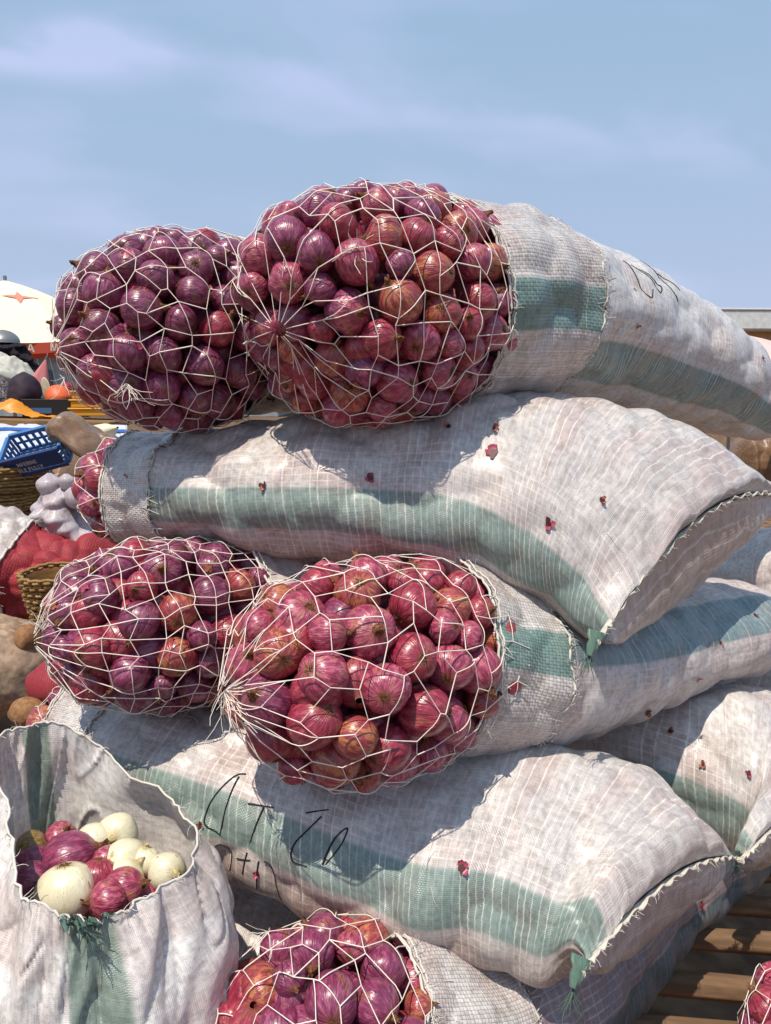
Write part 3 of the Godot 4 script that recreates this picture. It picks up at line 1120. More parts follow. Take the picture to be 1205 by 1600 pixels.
func pile() -> void:
	# lowest: the sack whose net end shows at the bottom edge
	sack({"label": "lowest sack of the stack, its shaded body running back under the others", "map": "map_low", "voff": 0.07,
		"body": [[Vector3(-0.038, 0.575, -0.995), 0.150, 0.154], [Vector3(0.098, 0.502, -1.094), 0.165, 0.160], [Vector3(0.317, 0.459, -1.31), 0.165, 0.145], [Vector3(0.519, 0.463, -1.503), 0.15, 0.12], [Vector3(0.758, 0.454, -1.695), 0.14, 0.10], [Vector3(1.013, 0.441, -1.875), 0.12, 0.06], [Vector3(1.161, 0.433, -1.904), 0.08, 0.02]],
		"dome": [[Vector3(-0.038, 0.575, -0.995), 0.160, 0.164], [Vector3(-0.085, 0.6, -0.948), 0.163, 0.170], [Vector3(-0.141, 0.621, -0.911), 0.152, 0.160], [Vector3(-0.182, 0.638, -0.884), 0.12, 0.125], [Vector3(-0.21, 0.652, -0.865), 0.07, 0.075], [Vector3(-0.213, 0.665, -0.849), 0.015, 0.015]],
		"collar": 0.13, "cmap": "map_plain", "inside": "the net of the lowest sack", "ogroup": "onions in the net of the lowest sack", "mix": ["crimson", "purple", "brown", "magenta", "purple"],
		"cells": 13, "nrows": 9, "rim_frays": 110, "pleat0": 0.008, "holes": [[0.5, 0.05, 0.01]], "tufts": [[Vector3(-0.15, 0.815, -0.902), Vector3(-0.3, 0.3, 0.5), 6, 0.04]],
		"ink": writing(0.30, 0.13, 0.0012, 0.0014, 0.0, [[-30, -20, -12, 8, 2, 30], [2, 30, 2, -6, 14, -10], [14, -12, 22, 18, 30, 20, 26, -4]])})
	# a sack wedged low behind the open bag
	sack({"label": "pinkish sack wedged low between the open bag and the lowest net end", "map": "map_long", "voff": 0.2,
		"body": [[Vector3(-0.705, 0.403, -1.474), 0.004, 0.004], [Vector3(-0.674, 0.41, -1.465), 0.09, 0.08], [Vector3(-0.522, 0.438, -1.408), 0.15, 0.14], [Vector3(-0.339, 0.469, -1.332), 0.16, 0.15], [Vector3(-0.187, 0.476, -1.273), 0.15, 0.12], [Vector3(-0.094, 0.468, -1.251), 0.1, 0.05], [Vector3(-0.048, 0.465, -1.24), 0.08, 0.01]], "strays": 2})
	# right-hand sack of the lower rows
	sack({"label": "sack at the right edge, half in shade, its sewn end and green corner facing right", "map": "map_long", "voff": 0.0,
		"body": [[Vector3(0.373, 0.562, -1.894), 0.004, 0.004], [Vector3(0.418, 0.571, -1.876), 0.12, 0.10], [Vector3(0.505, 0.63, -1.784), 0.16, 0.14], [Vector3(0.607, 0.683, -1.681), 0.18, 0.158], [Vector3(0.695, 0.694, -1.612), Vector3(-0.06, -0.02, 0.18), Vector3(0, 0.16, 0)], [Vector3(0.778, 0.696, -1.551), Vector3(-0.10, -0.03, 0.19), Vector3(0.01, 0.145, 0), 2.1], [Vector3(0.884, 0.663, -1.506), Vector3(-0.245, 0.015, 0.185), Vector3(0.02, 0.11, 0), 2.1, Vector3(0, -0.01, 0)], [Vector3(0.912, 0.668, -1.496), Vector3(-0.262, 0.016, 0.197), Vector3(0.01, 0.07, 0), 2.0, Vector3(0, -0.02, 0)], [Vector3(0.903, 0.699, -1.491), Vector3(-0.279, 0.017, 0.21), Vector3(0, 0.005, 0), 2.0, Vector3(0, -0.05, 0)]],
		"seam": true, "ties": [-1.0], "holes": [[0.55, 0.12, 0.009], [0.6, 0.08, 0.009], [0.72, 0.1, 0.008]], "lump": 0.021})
	# lower long sack
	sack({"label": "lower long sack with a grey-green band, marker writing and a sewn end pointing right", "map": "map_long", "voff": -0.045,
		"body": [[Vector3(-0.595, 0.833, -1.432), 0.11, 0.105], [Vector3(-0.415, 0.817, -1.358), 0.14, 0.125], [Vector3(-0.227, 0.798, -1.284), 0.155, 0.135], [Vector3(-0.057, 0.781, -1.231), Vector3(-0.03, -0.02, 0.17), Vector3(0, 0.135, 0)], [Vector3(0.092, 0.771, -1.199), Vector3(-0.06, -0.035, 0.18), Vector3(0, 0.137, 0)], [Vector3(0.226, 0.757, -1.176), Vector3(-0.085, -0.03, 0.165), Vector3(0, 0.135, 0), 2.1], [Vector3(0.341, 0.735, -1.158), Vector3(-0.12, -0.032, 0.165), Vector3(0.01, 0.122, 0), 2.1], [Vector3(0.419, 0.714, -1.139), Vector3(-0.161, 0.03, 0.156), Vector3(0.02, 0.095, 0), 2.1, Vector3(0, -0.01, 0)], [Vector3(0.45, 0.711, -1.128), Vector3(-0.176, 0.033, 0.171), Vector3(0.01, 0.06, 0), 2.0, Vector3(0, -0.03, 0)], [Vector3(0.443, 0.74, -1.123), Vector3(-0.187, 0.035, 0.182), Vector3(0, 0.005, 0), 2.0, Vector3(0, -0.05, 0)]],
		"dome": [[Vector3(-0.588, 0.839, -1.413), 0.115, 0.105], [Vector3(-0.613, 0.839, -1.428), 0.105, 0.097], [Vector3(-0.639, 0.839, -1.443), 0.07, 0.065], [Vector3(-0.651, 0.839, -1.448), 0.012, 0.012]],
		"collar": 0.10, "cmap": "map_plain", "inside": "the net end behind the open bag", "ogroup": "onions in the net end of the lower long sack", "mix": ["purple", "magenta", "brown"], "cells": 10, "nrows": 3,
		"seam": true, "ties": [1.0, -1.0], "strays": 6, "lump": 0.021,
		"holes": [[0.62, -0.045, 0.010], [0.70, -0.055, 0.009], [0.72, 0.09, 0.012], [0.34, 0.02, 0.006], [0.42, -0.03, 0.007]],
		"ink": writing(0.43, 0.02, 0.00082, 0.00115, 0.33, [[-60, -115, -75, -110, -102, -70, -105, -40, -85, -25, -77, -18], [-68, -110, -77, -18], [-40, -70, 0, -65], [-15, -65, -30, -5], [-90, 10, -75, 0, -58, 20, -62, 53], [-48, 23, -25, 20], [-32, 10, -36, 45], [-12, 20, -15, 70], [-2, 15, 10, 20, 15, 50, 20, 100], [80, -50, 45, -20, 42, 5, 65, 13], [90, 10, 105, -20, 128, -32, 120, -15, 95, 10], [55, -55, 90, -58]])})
	# middle row
	sack({"label": "left sack of the middle row, finer white netting, nose pointing left", "map": "map_plain", "voff": -0.1,
		"body": [[Vector3(-0.3, 1.075, -1.4), 0.155, 0.138], [Vector3(-0.172, 1.036, -1.546), 0.165, 0.14], [Vector3(-0.004, 0.979, -1.739), 0.16, 0.13], [Vector3(0.191, 0.916, -1.931), 0.12, 0.09], [Vector3(0.32, 0.882, -2.027), 0.08, 0.02]],
		"dome": [[Vector3(-0.3, 1.075, -1.4), 0.162, 0.145], [Vector3(-0.352, 1.08, -1.36), 0.176, 0.152], [Vector3(-0.411, 1.089, -1.311), 0.178, 0.15], [Vector3(-0.479, 1.095, -1.256), 0.15, 0.13], [Vector3(-0.522, 1.096, -1.231), 0.112, 0.10], [Vector3(-0.545, 1.097, -1.216), 0.06, 0.055], [Vector3(-0.553, 1.097, -1.211), 0.012, 0.012]],
		"inside": "the left net of the middle row", "ogroup": "onions in the net of the left middle sack", "mix": ["dusky", "purple", "dusky", "crimson", "brown"], "odd": 1.0, "cells": 15, "nrows": 12, "rim_frays": 50,
		"tufts": [[Vector3(-0.542, 1.115, -1.204), Vector3(0.1, 1, 0.3), 10, 0.05]]})
	sack({"label": "right sack of the middle row, bright onions behind coarse net with knotted nose", "map": "map_cross", "voff": -0.10,
		"body": [[Vector3(0.075, 1.055, -1.27), 0.1644, 0.1575], [Vector3(0.218, 1.001, -1.369), 0.1749, 0.1463], [Vector3(0.426, 0.959, -1.534), 0.1717, 0.1346], [Vector3(0.639, 0.948, -1.694), 0.1643, 0.1145], [Vector3(0.79, 0.945, -1.778), 0.159, 0.106], [Vector3(0.928, 0.935, -1.863), 0.1272, 0.0636], [Vector3(1.137, 0.871, -1.992), 0.0848, 0.0212]],
		"dome": [[Vector3(0.075, 1.055, -1.27), 0.177, 0.1696], [Vector3(0.003, 1.061, -1.196), 0.1823, 0.1738, 2.1], [Vector3(-0.06, 1.074, -1.128), 0.1781, 0.1696, 2.1], [Vector3(-0.126, 1.081, -1.076), 0.1569, 0.1505], [Vector3(-0.17, 1.083, -1.044), 0.1251, 0.1187], [Vector3(-0.199, 1.084, -1.023), 0.0795, 0.0742], [Vector3(-0.214, 1.085, -1.012), 0.01484, 0.01484]],
		"collar": 0.11, "cmap": "map_collar", "cvoff": -0.06, "inside": "the right net of the middle row", "ogroup": "onions in the net of the right middle sack", "mix": ["magenta", "magenta", "brown", "crimson"], "given": [[Vector3(-0.159, 1.079, -1.006), 0.037, "purple", "oval glossy purple onion beside the knot of the right net of the middle row"]], "size": Vector2(0.0265, 0.036), "cells": 15, "nrows": 10, "pleat1": 0.02,
		"holes": [[0.42, -0.02, 0.008], [0.5, 0.05, 0.007], [0.33, -0.09, 0.012], [0.62, 0.1, 0.007]],
		"tufts": [[Vector3(-0.214, 1.097, -0.998), Vector3(0.3, -0.7, 0.5), 12, 0.08], [Vector3(-0.214, 1.097, -0.998), Vector3(0.9, 0.2, 0.4), 5, 0.07], [Vector3(-0.214, 1.097, -0.998), Vector3(-0.2, -1.0, 0.3), 5, 0.05]]})
	# upper long sack
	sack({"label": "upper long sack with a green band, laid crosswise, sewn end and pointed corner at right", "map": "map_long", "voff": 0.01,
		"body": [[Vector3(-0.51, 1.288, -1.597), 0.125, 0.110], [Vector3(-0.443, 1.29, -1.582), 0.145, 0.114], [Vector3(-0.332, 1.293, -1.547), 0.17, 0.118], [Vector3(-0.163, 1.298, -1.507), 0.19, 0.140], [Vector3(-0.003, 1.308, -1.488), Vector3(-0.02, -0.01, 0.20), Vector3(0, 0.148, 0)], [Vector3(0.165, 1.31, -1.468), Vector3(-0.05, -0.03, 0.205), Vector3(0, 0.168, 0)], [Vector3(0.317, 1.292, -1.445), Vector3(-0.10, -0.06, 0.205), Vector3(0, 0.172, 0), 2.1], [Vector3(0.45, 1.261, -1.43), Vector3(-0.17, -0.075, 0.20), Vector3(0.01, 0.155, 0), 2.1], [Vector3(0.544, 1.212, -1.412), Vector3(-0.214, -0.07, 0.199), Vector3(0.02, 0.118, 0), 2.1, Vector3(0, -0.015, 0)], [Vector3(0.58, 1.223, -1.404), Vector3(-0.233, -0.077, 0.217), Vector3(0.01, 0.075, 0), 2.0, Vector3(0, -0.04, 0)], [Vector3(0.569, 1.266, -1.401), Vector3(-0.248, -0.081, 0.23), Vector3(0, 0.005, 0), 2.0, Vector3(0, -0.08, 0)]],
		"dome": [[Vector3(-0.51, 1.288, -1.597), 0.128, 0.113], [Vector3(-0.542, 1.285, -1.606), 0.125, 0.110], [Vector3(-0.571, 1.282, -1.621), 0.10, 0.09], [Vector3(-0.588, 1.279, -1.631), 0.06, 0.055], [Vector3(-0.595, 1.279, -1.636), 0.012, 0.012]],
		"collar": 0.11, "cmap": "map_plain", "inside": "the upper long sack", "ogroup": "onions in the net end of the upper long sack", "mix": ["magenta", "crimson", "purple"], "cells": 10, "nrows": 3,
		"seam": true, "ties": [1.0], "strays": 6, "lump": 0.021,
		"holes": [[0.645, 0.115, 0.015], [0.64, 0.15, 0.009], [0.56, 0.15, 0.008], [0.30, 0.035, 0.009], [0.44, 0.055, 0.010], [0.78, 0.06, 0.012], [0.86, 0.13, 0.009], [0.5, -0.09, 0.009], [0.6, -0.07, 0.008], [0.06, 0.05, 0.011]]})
	# top row
	sack({"label": "left sack of the top row, dark purple onions behind netting, nose pointing left", "map": "map_plain",
		"body": [[Vector3(-0.304, 1.607, -1.567), 0.155, 0.165], [Vector3(-0.181, 1.606, -1.719), 0.16, 0.16], [Vector3(-0.004, 1.6, -1.941), 0.15, 0.15], [Vector3(0.202, 1.594, -2.163), 0.12, 0.10], [Vector3(0.32, 1.59, -2.263), 0.08, 0.02]],
		"dome": [[Vector3(-0.304, 1.607, -1.567), 0.163, 0.174], [Vector3(-0.348, 1.6, -1.526), 0.178, 0.185], [Vector3(-0.409, 1.589, -1.463), 0.18, 0.186], [Vector3(-0.469, 1.578, -1.416), 0.155, 0.160, 2.1], [Vector3(-0.511, 1.569, -1.384), 0.122, 0.126, 2.1], [Vector3(-0.536, 1.564, -1.363), 0.078, 0.08], [Vector3(-0.547, 1.561, -1.352), 0.014, 0.014]],
		"inside": "the left net of the top row", "ogroup": "onions in the net of the left top sack", "mix": ["dusky", "dusky", "purple", "dusky", "crimson"], "cells": 15, "nrows": 11, "rim_frays": 60,
		"tufts": [[Vector3(-0.405, 1.5, -1.256), Vector3(0.1, -0.8, 0.6), 14, 0.05], [Vector3(-0.526, 1.511, -1.309), Vector3(0.0, -1.0, 0.2), 8, 0.05]]})
	sack({"label": "right sack of the top row, grey-green bands and marker scrawl on its body", "map": "map_top", "voff": 0.10,
		"body": [[Vector3(0.088, 1.642, -1.509), 0.1874, 0.1895], [Vector3(0.242, 1.648, -1.635), 0.1949, 0.1837], [Vector3(0.419, 1.629, -1.779), 0.1859, 0.168], [Vector3(0.614, 1.588, -1.943), 0.177, 0.159], [Vector3(0.816, 1.534, -2.093), 0.1624, 0.1366], [Vector3(1.002, 1.448, -2.215), 0.14, 0.09856], [Vector3(1.196, 1.393, -2.343), 0.1008, 0.0448], [Vector3(1.315, 1.362, -2.417), 0.0896, 0.0112]],
		"dome": [[Vector3(0.088, 1.642, -1.509), 0.2016, 0.2038], [Vector3(0.011, 1.631, -1.422), 0.2083, 0.2061, 2.1], [Vector3(-0.056, 1.622, -1.353), 0.2016, 0.1994, 2.2], [Vector3(-0.096, 1.615, -1.312), 0.1859, 0.1882, 2.2], [Vector3(-0.126, 1.609, -1.283), 0.1624, 0.168, 2.2], [Vector3(-0.147, 1.601, -1.258), 0.1288, 0.1344, 2.1], [Vector3(-0.158, 1.592, -1.244), 0.0784, 0.08064], [Vector3(-0.161, 1.587, -1.237), 0.01344, 0.01344]],
		"collar": 0.165, "cmap": "map_collar", "cvoff": 0.008, "inside": "the right net of the top row", "ogroup": "onions in the net of the right top sack", "mix": ["magenta", "purple", "purple", "crimson", "magenta", "brown"], "odd": 0.45, "cells": 15, "nrows": 11, "pleat1": 0.012,
		"holes": [[0.12, -0.02, 0.010], [0.24, -0.02, 0.007], [0.62, 0.05, 0.007]], "strays": 4, "lump": 0.021,
		"tufts": [[Vector3(-0.039, 1.688, -1.185), Vector3(0.2, 0.3, 0.9), 10, 0.05]],
		"ink": writing(0.285, 0.095, 0.0017, 0.0021, 0.25, [[-34, -28, -27, -31], [-22, -18, -20, 10, -11, 24, -5, 16], [-12, -15, 5, 6, 13, 12, 6, 18, -6, 0, -12, -15], [12, -24, 28, 10, 40, 24, 40, 18], [30, -16, 44, -4, 54, 10], [-28, 14, -27, 17]])})
	# more sacks behind, at the right edge
	sack({"label": "pale sack glimpsed at the right edge behind the middle row", "map": "map_plain", "rows": 70,
		"body": [[Vector3(1.01, 0.89, -2.434), 0.004, 0.004], [Vector3(1.05, 0.89, -2.434), 0.09, 0.07], [Vector3(1.145, 0.924, -2.338), 0.16, 0.14], [Vector3(1.302, 0.939, -2.239), 0.18, 0.15], [Vector3(1.424, 0.901, -2.132), 0.1, 0.05]]})
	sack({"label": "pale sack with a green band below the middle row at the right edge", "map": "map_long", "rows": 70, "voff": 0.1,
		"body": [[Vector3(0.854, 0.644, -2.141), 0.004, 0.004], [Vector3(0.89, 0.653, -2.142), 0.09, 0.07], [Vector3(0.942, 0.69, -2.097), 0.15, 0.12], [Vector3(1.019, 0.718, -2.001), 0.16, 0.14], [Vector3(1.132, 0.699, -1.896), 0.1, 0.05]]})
	sack({"label": "brown burlap bundle at the right edge, between the upper sacks", "name": "burlap_bundle", "map": "map_burlap", "tile": "weave_wide", "rows": 70,
		"body": [[Vector3(1.134, 1.247, -2.593), 0.004, 0.004], [Vector3(1.177, 1.255, -2.594), 0.08, 0.07], [Vector3(1.261, 1.261, -2.595), 0.10, 0.09], [Vector3(1.334, 1.261, -2.494), 0.10, 0.09], [Vector3(1.476, 1.22, -2.487), 0.05, 0.02]]})
	sack({"label": "net end of another onion sack, a sliver in the bottom right corner", "map": "map_plain", "rows": 60,
		"body": [[Vector3(0.72, 0.523, -1.078), 0.11, 0.12], [Vector3(0.896, 0.44, -1.196), 0.12, 0.12], [Vector3(1.166, 0.347, -1.333), 0.05, 0.03]],
		"dome": [[Vector3(0.72, 0.523, -1.078), 0.11, 0.12], [Vector3(0.653, 0.544, -1.03), 0.115, 0.12], [Vector3(0.585, 0.568, -0.994), 0.09, 0.1], [Vector3(0.538, 0.579, -0.975), 0.045, 0.05], [Vector3(0.525, 0.581, -0.971), 0.01, 0.01]],
		"inside": "the net at bottom right", "ogroup": "onions in the net at the bottom right corner", "mix": ["magenta", "crimson"], "cells": 9, "nrows": 5})


func open_bag() -> void:
	var rim := [Vector3(-0.552, 0.985, -1.137), Vector3(-0.49, 0.972, -1.156), Vector3(-0.389, 0.913, -1.126), Vector3(-0.295, 0.893, -1.051), Vector3(-0.258, 0.87, -0.982), Vector3(-0.288, 0.874, -0.891), Vector3(-0.347, 0.881, -0.832), Vector3(-0.403, 0.909, -0.831), Vector3(-0.444, 0.909, -0.857), Vector3(-0.497, 0.947, -0.954), Vector3(-0.571, 0.984, -1.071)]
	var low := Vector3(-0.414, 0.67, -0.96)
	low.y = 0.465
	var m := rim.size()
	var edge := func(f: float) -> Vector3:
		var k := fposmod(f, 1.0) * m
		var i := int(k) % m
		return (rim[i] as Vector3).cubic_interpolate(rim[(i + 1) % m], rim[(i + m - 1) % m], rim[(i + 2) % m], k - int(k))
	var wall := func(f: float, t: float) -> Vector3:
		var a: Vector3 = edge.call(f)
		var d := Vector3(a.x - low.x, 0, a.z - low.z).normalized()
		var mid := Vector3(low.x, 0.70, low.z) + d * 0.198
		var b := low + d * 0.19
		var kk := mid * 2.0 - a * 0.5 - b * 0.5
		var p := a * (1 - t) * (1 - t) + kk * 2 * t * (1 - t) + b * t * t
		var cf := cos(f * TAU)
		var sf := sin(f * TAU)
		var w := 0.026 * n_broad.get_noise_3d(cf * 1.5, sf * 1.5 + t * 0.5, t * 0.9) * smoothstep(0.0, 0.25, t + 0.08)
		w += 0.008 * n_broad.get_noise_3d(cf * 3.4 + 4.0, sf * 3.4 + t * 3.0, t * 3.6)
		w -= 0.006 * pow(1.0 - absf(n_broad.get_noise_3d(cf * 2.6 + 14.0, sf * 2.6 + t * 2.4, t * 2.0)), 8.0)
		var gather := exp(-pow((f - 0.545) / 0.06, 2.0))
		w += 0.008 * gather * sin((f - 0.545) * 300.0) * exp(-t * 9.0)
		return p + d * w + Vector3.UP * 0.004 * n_fine.get_noise_2d(f * 3.0, 1.0) * exp(-t * 20.0)
	var g := Geo.new()
	var rows := 110
	var cols := 221
	var pts := PackedVector3Array()
	var a1 := PackedVector2Array()
	var a2 := PackedVector2Array()
	for i in rows:
		for j in cols:
			var t := pow(float(i) / (rows - 1), 1.2)
			var f := float(j) / (cols - 1)
			pts.append(wall.call(f, t))
			a1.append(Vector2(t * 3.2, f * 8.0)); a2.append(Vector2(t * 0.45, f))
	g.quad_grid(pts, rows, cols, true, Vector3(low.x, 0.7, low.z), a1, a2)
	var base := low
	var root := thing("open_bag", "open white woven bag at front left, holding white and red onions", "bag", base)
	part("bag_wall", g.done(base), cloth_for("map_open", "weave"), root)
	g = Geo.new()
	var ring := PackedVector3Array()
	for j in 141:
		var f := j / 140.0
		ring.append(wall.call(f, 0.0) + Vector3.UP * 0.001 * sin(j * 1.7))
	g.tube(ring, 0.0017, 0.0017, 7)
	for j in 70:
		var f := rng.randf()
		frays(g, wall.call(f, 0.004), Vector3(0, -0.3, 0) + (wall.call(f, 0.02) - low).normalized() * 0.5, 2, 0.016, 0.0006)
	part("rolled_edge", g.done(base), mats.white_thread, root)
	g = Geo.new()      # the folded green corner at the front
	for k in 3:
		var ear := PackedVector3Array()
		for i in 6:
			for j in 9:
				var f := 0.545 + (j / 8.0 - 0.5) * (0.055 - 0.03 * i / 5.0) + 0.012 * (k - 1)
				ear.append(wall.call(f, 0.0 + 0.018 * i / 5.0) + Vector3(0, 0.006 + 0.004 * sin(j * 1.8 + k), 0.006 + 0.004 * k + 0.003 * sin(j * 2.5)))
		g.quad_grid(ear, 6, 9, false, low)
	frays(g, wall.call(0.545, 0.01) + Vector3(0, 0, 0.01), Vector3(0.5, -0.5, 0.6), 16, 0.03, 0.0009)
	part("green_corner", g.done(base), mats.green_cloth, root)
	g = Geo.new()
	var floor_pts := PackedVector3Array()
	for i in 2:
		for j in 41: floor_pts.append(low + Vector3(0, 0.004, 0) if i == 0 else wall.call(j / 40.0, 1.0) + Vector3(0, 0.004, 0))
	g.quad_grid(floor_pts, 2, 41, true, low + Vector3(0, 0.3, 0), PackedVector2Array(), PackedVector2Array(), false)
	part("bag_floor", g.done(base), cloth_for("map_open", "weave"), root)
	# what lies in it
	var list := [
		["white", Vector3(-0.394, 0.849, -1.066), 0.031, "round white onion, topmost in the open bag"], ["white", Vector3(-0.419, 0.848, -1.05), 0.027, "white onion behind the topmost one in the open bag"],
		["white", Vector3(-0.363, 0.844, -1.006), 0.030, "white onion lying under the topmost white onion in the open bag"], ["white", Vector3(-0.335, 0.844, -1.005), 0.021, "small pear-shaped white onion at right in the open bag"],
		["white", Vector3(-0.299, 0.843, -0.984), 0.026, "white onion nearest the right rim of the open bag"], ["white", Vector3(-0.352, 0.843, -0.976), 0.025, "white onion half hidden in the middle of the open bag"],
		["purple", Vector3(-0.443, 0.844, -1.013), 0.037, "large glossy purple onion lying on its side in the open bag"], ["magenta", Vector3(-0.473, 0.848, -1.059), 0.024, "small pinkish onion at the back of the open bag"],
		["olive", Vector3(-0.503, 0.846, -1.034), 0.027, "olive-brown onion at the back left of the open bag"], ["purple", Vector3(-0.488, 0.844, -1), 0.024, "dark purple onion below the olive one in the open bag"],
		["purple", Vector3(-0.475, 0.843, -0.963), 0.027, "dark purple onion at the left rim of the open bag"], ["crimson", Vector3(-0.386, 0.843, -0.966), 0.027, "pink onion with a tuft of dry roots in the open bag"],
		["magenta", Vector3(-0.386, 0.844, -1.003), 0.025, "pink onion beside the glossy purple one in the open bag"], ["white", Vector3(-0.418, 0.843, -0.94), 0.040, "large white onion with dry roots, frontmost in the open bag"],
		["magenta", Vector3(-0.345, 0.843, -0.948), 0.027, "purple-pink onion at the front right of the open bag"], ["magenta", Vector3(-0.357, 0.844, -0.924), 0.026, "pinkish onion under the front rim of the open bag"],
	]
	for i in list.size():
		var q: Array = list[i]
		var turn := any_turn()
		if i == 13: turn = Basis.from_euler(Vector3(-0.6, 0.3, 0)) * Basis(Vector3.RIGHT, PI + 0.35)
		elif i == 11: turn = Basis(Vector3.RIGHT, PI - 0.25)
		elif i == 6: turn = Basis.from_euler(Vector3(0.2, 0.4, -1.35))
		elif i == 0: turn = Basis(Vector3.RIGHT, 1.35)
		elif i == 3: turn = Basis(Vector3.FORWARD, 0.1)
		place_onion(q[0], q[3], "", q[1], q[2], turn, 3 if i in [3, 6] else -1)
	for k in 150:
		var a := rng.randf() * TAU
		var c := low + Vector3(cos(a), 0, sin(a)) * 0.11 * sqrt(rng.randf())
		c.y = lerpf(0.50, 0.80, rng.randf()) + (low.z - c.z) * 0.12
		deep(["purple", "white", "magenta"][k % 3], c, 0.033)


func loose_onions_done() -> void:
	for kind in deep_onions:
		var mm := MultiMesh.new()
		mm.transform_format = MultiMesh.TRANSFORM_3D
		mm.mesh = onion_meshes[1]
		mm.instance_count = deep_onions[kind].size()
		for i in mm.instance_count: mm.set_instance_transform(i, deep_onions[kind][i])
		var o := MultiMeshInstance3D.new()
		o.name = numbered("onion_heap")
		o.multimesh = mm
		o.material_override = mats["onion_" + kind]
		add_child(o)
		tag(o, "%s onions packed deep inside the sacks and the bag" % kind, "onions", "", "stuff")
#SPLIT2

func upright(list: Array, lump := 0.0, fold := 0.0, e := 2.0) -> Loft:
	# a skin with a standing axis: [centre, half width, half depth]
	var rows := []
	for q in list: rows.append([q[0], Vector3(0, 0, q[2]), Vector3(-q[1], 0, 0), e])
	return loft(rows, lump, fold)


func bundle(called: String, label: String, category: String, L: Loft, m: Material, piece: String, group := "", fine := 60) -> Node3D:
	var base: Vector3 = L.sec(0.5)[0]
	for q in L.c.size(): base.y = minf(base.y, L.c[q].y - absf(L.h[q].y) - absf(L.s[q].y))
	var root := thing(called, label, category, base, group)
	var g := Geo.new()
	skin(g, L, 0.0, 1.0, fine, 81)
	part(piece, g.done(base), m, root)
	return root


func plain_solid(called: String, label: String, category: String, t: Transform3D, size: Vector3, m: Material, bevel := 0.004) -> MeshInstance3D:
	var g := Geo.new()
	g.box(Transform3D(t.basis, Vector3.ZERO), size, bevel)
	return solo(called, g.done(), m, label, category, t.origin)


func parasol(called: String, label: String, apex: Vector3, rad: float, drop: float, cover: Array, band: Material, turn: float) -> Dictionary:
	var foot := Vector3(apex.x, 0, apex.z)
	var root := thing(called, label, "parasol", foot)
	var at := func(th: float, t: float) -> Vector3:
		var k := fposmod((th - turn) / (TAU / 8.0), 1.0)
		var edge := cos(PI / 8.0) / cos((k - 0.5) * TAU / 8.0)
		var sag := 0.05 * sin(PI * k) * t * t
		return apex + Vector3(cos(th) * t * rad * edge, -drop * (0.45 * t + 0.55 * t * t) - sag * drop, sin(th) * t * rad * edge)
	for p in 8:
		var g := Geo.new()
		var pts := PackedVector3Array()
		for i in 9:
			for j in 9: pts.append(at.call(turn + TAU / 8.0 * (p + j / 8.0), maxf(i / 8.0, 0.012)))
		g.quad_grid(pts, 9, 9, false, apex + Vector3.DOWN * 3.0)
		var gore := part("canopy_panel", g.done(foot), cover[p % cover.size()], root)
		g = Geo.new()
		pts = PackedVector3Array()
		for i in 4:
			for j in 9:
				var q: Vector3 = at.call(turn + TAU / 8.0 * (p + j / 8.0), 1.0)
				pts.append(q + Vector3(q.x - apex.x, 0, q.z - apex.z) * 0.012 * sin(j * 1.3) + Vector3.DOWN * (0.10 * i / 3.0) * (1.0 + 0.12 * sin(PI * j / 8.0)))
		g.quad_grid(pts, 4, 9, false, apex + Vector3.DOWN * drop)
		part("valance", g.done(foot), band, gore)
		g = Geo.new()
		var rib := PackedVector3Array()
		for i in 7: rib.append(at.call(turn + TAU / 8.0 * p, 0.03 + 0.97 * i / 6.0) + Vector3.DOWN * 0.012)
		g.tube(rib, 0.006, 0.005, 5)
		part("rib", g.done(foot), mats.metal, root)
	var g := Geo.new()
	g.tube(PackedVector3Array([foot, Vector3(apex.x, apex.y * 0.5, apex.z), apex + Vector3.UP * 0.05]), 0.022, 0.02, 10)
	part("pole", g.done(foot), mats.metal, root)
	return {"root": root, "at": at, "foot": foot}


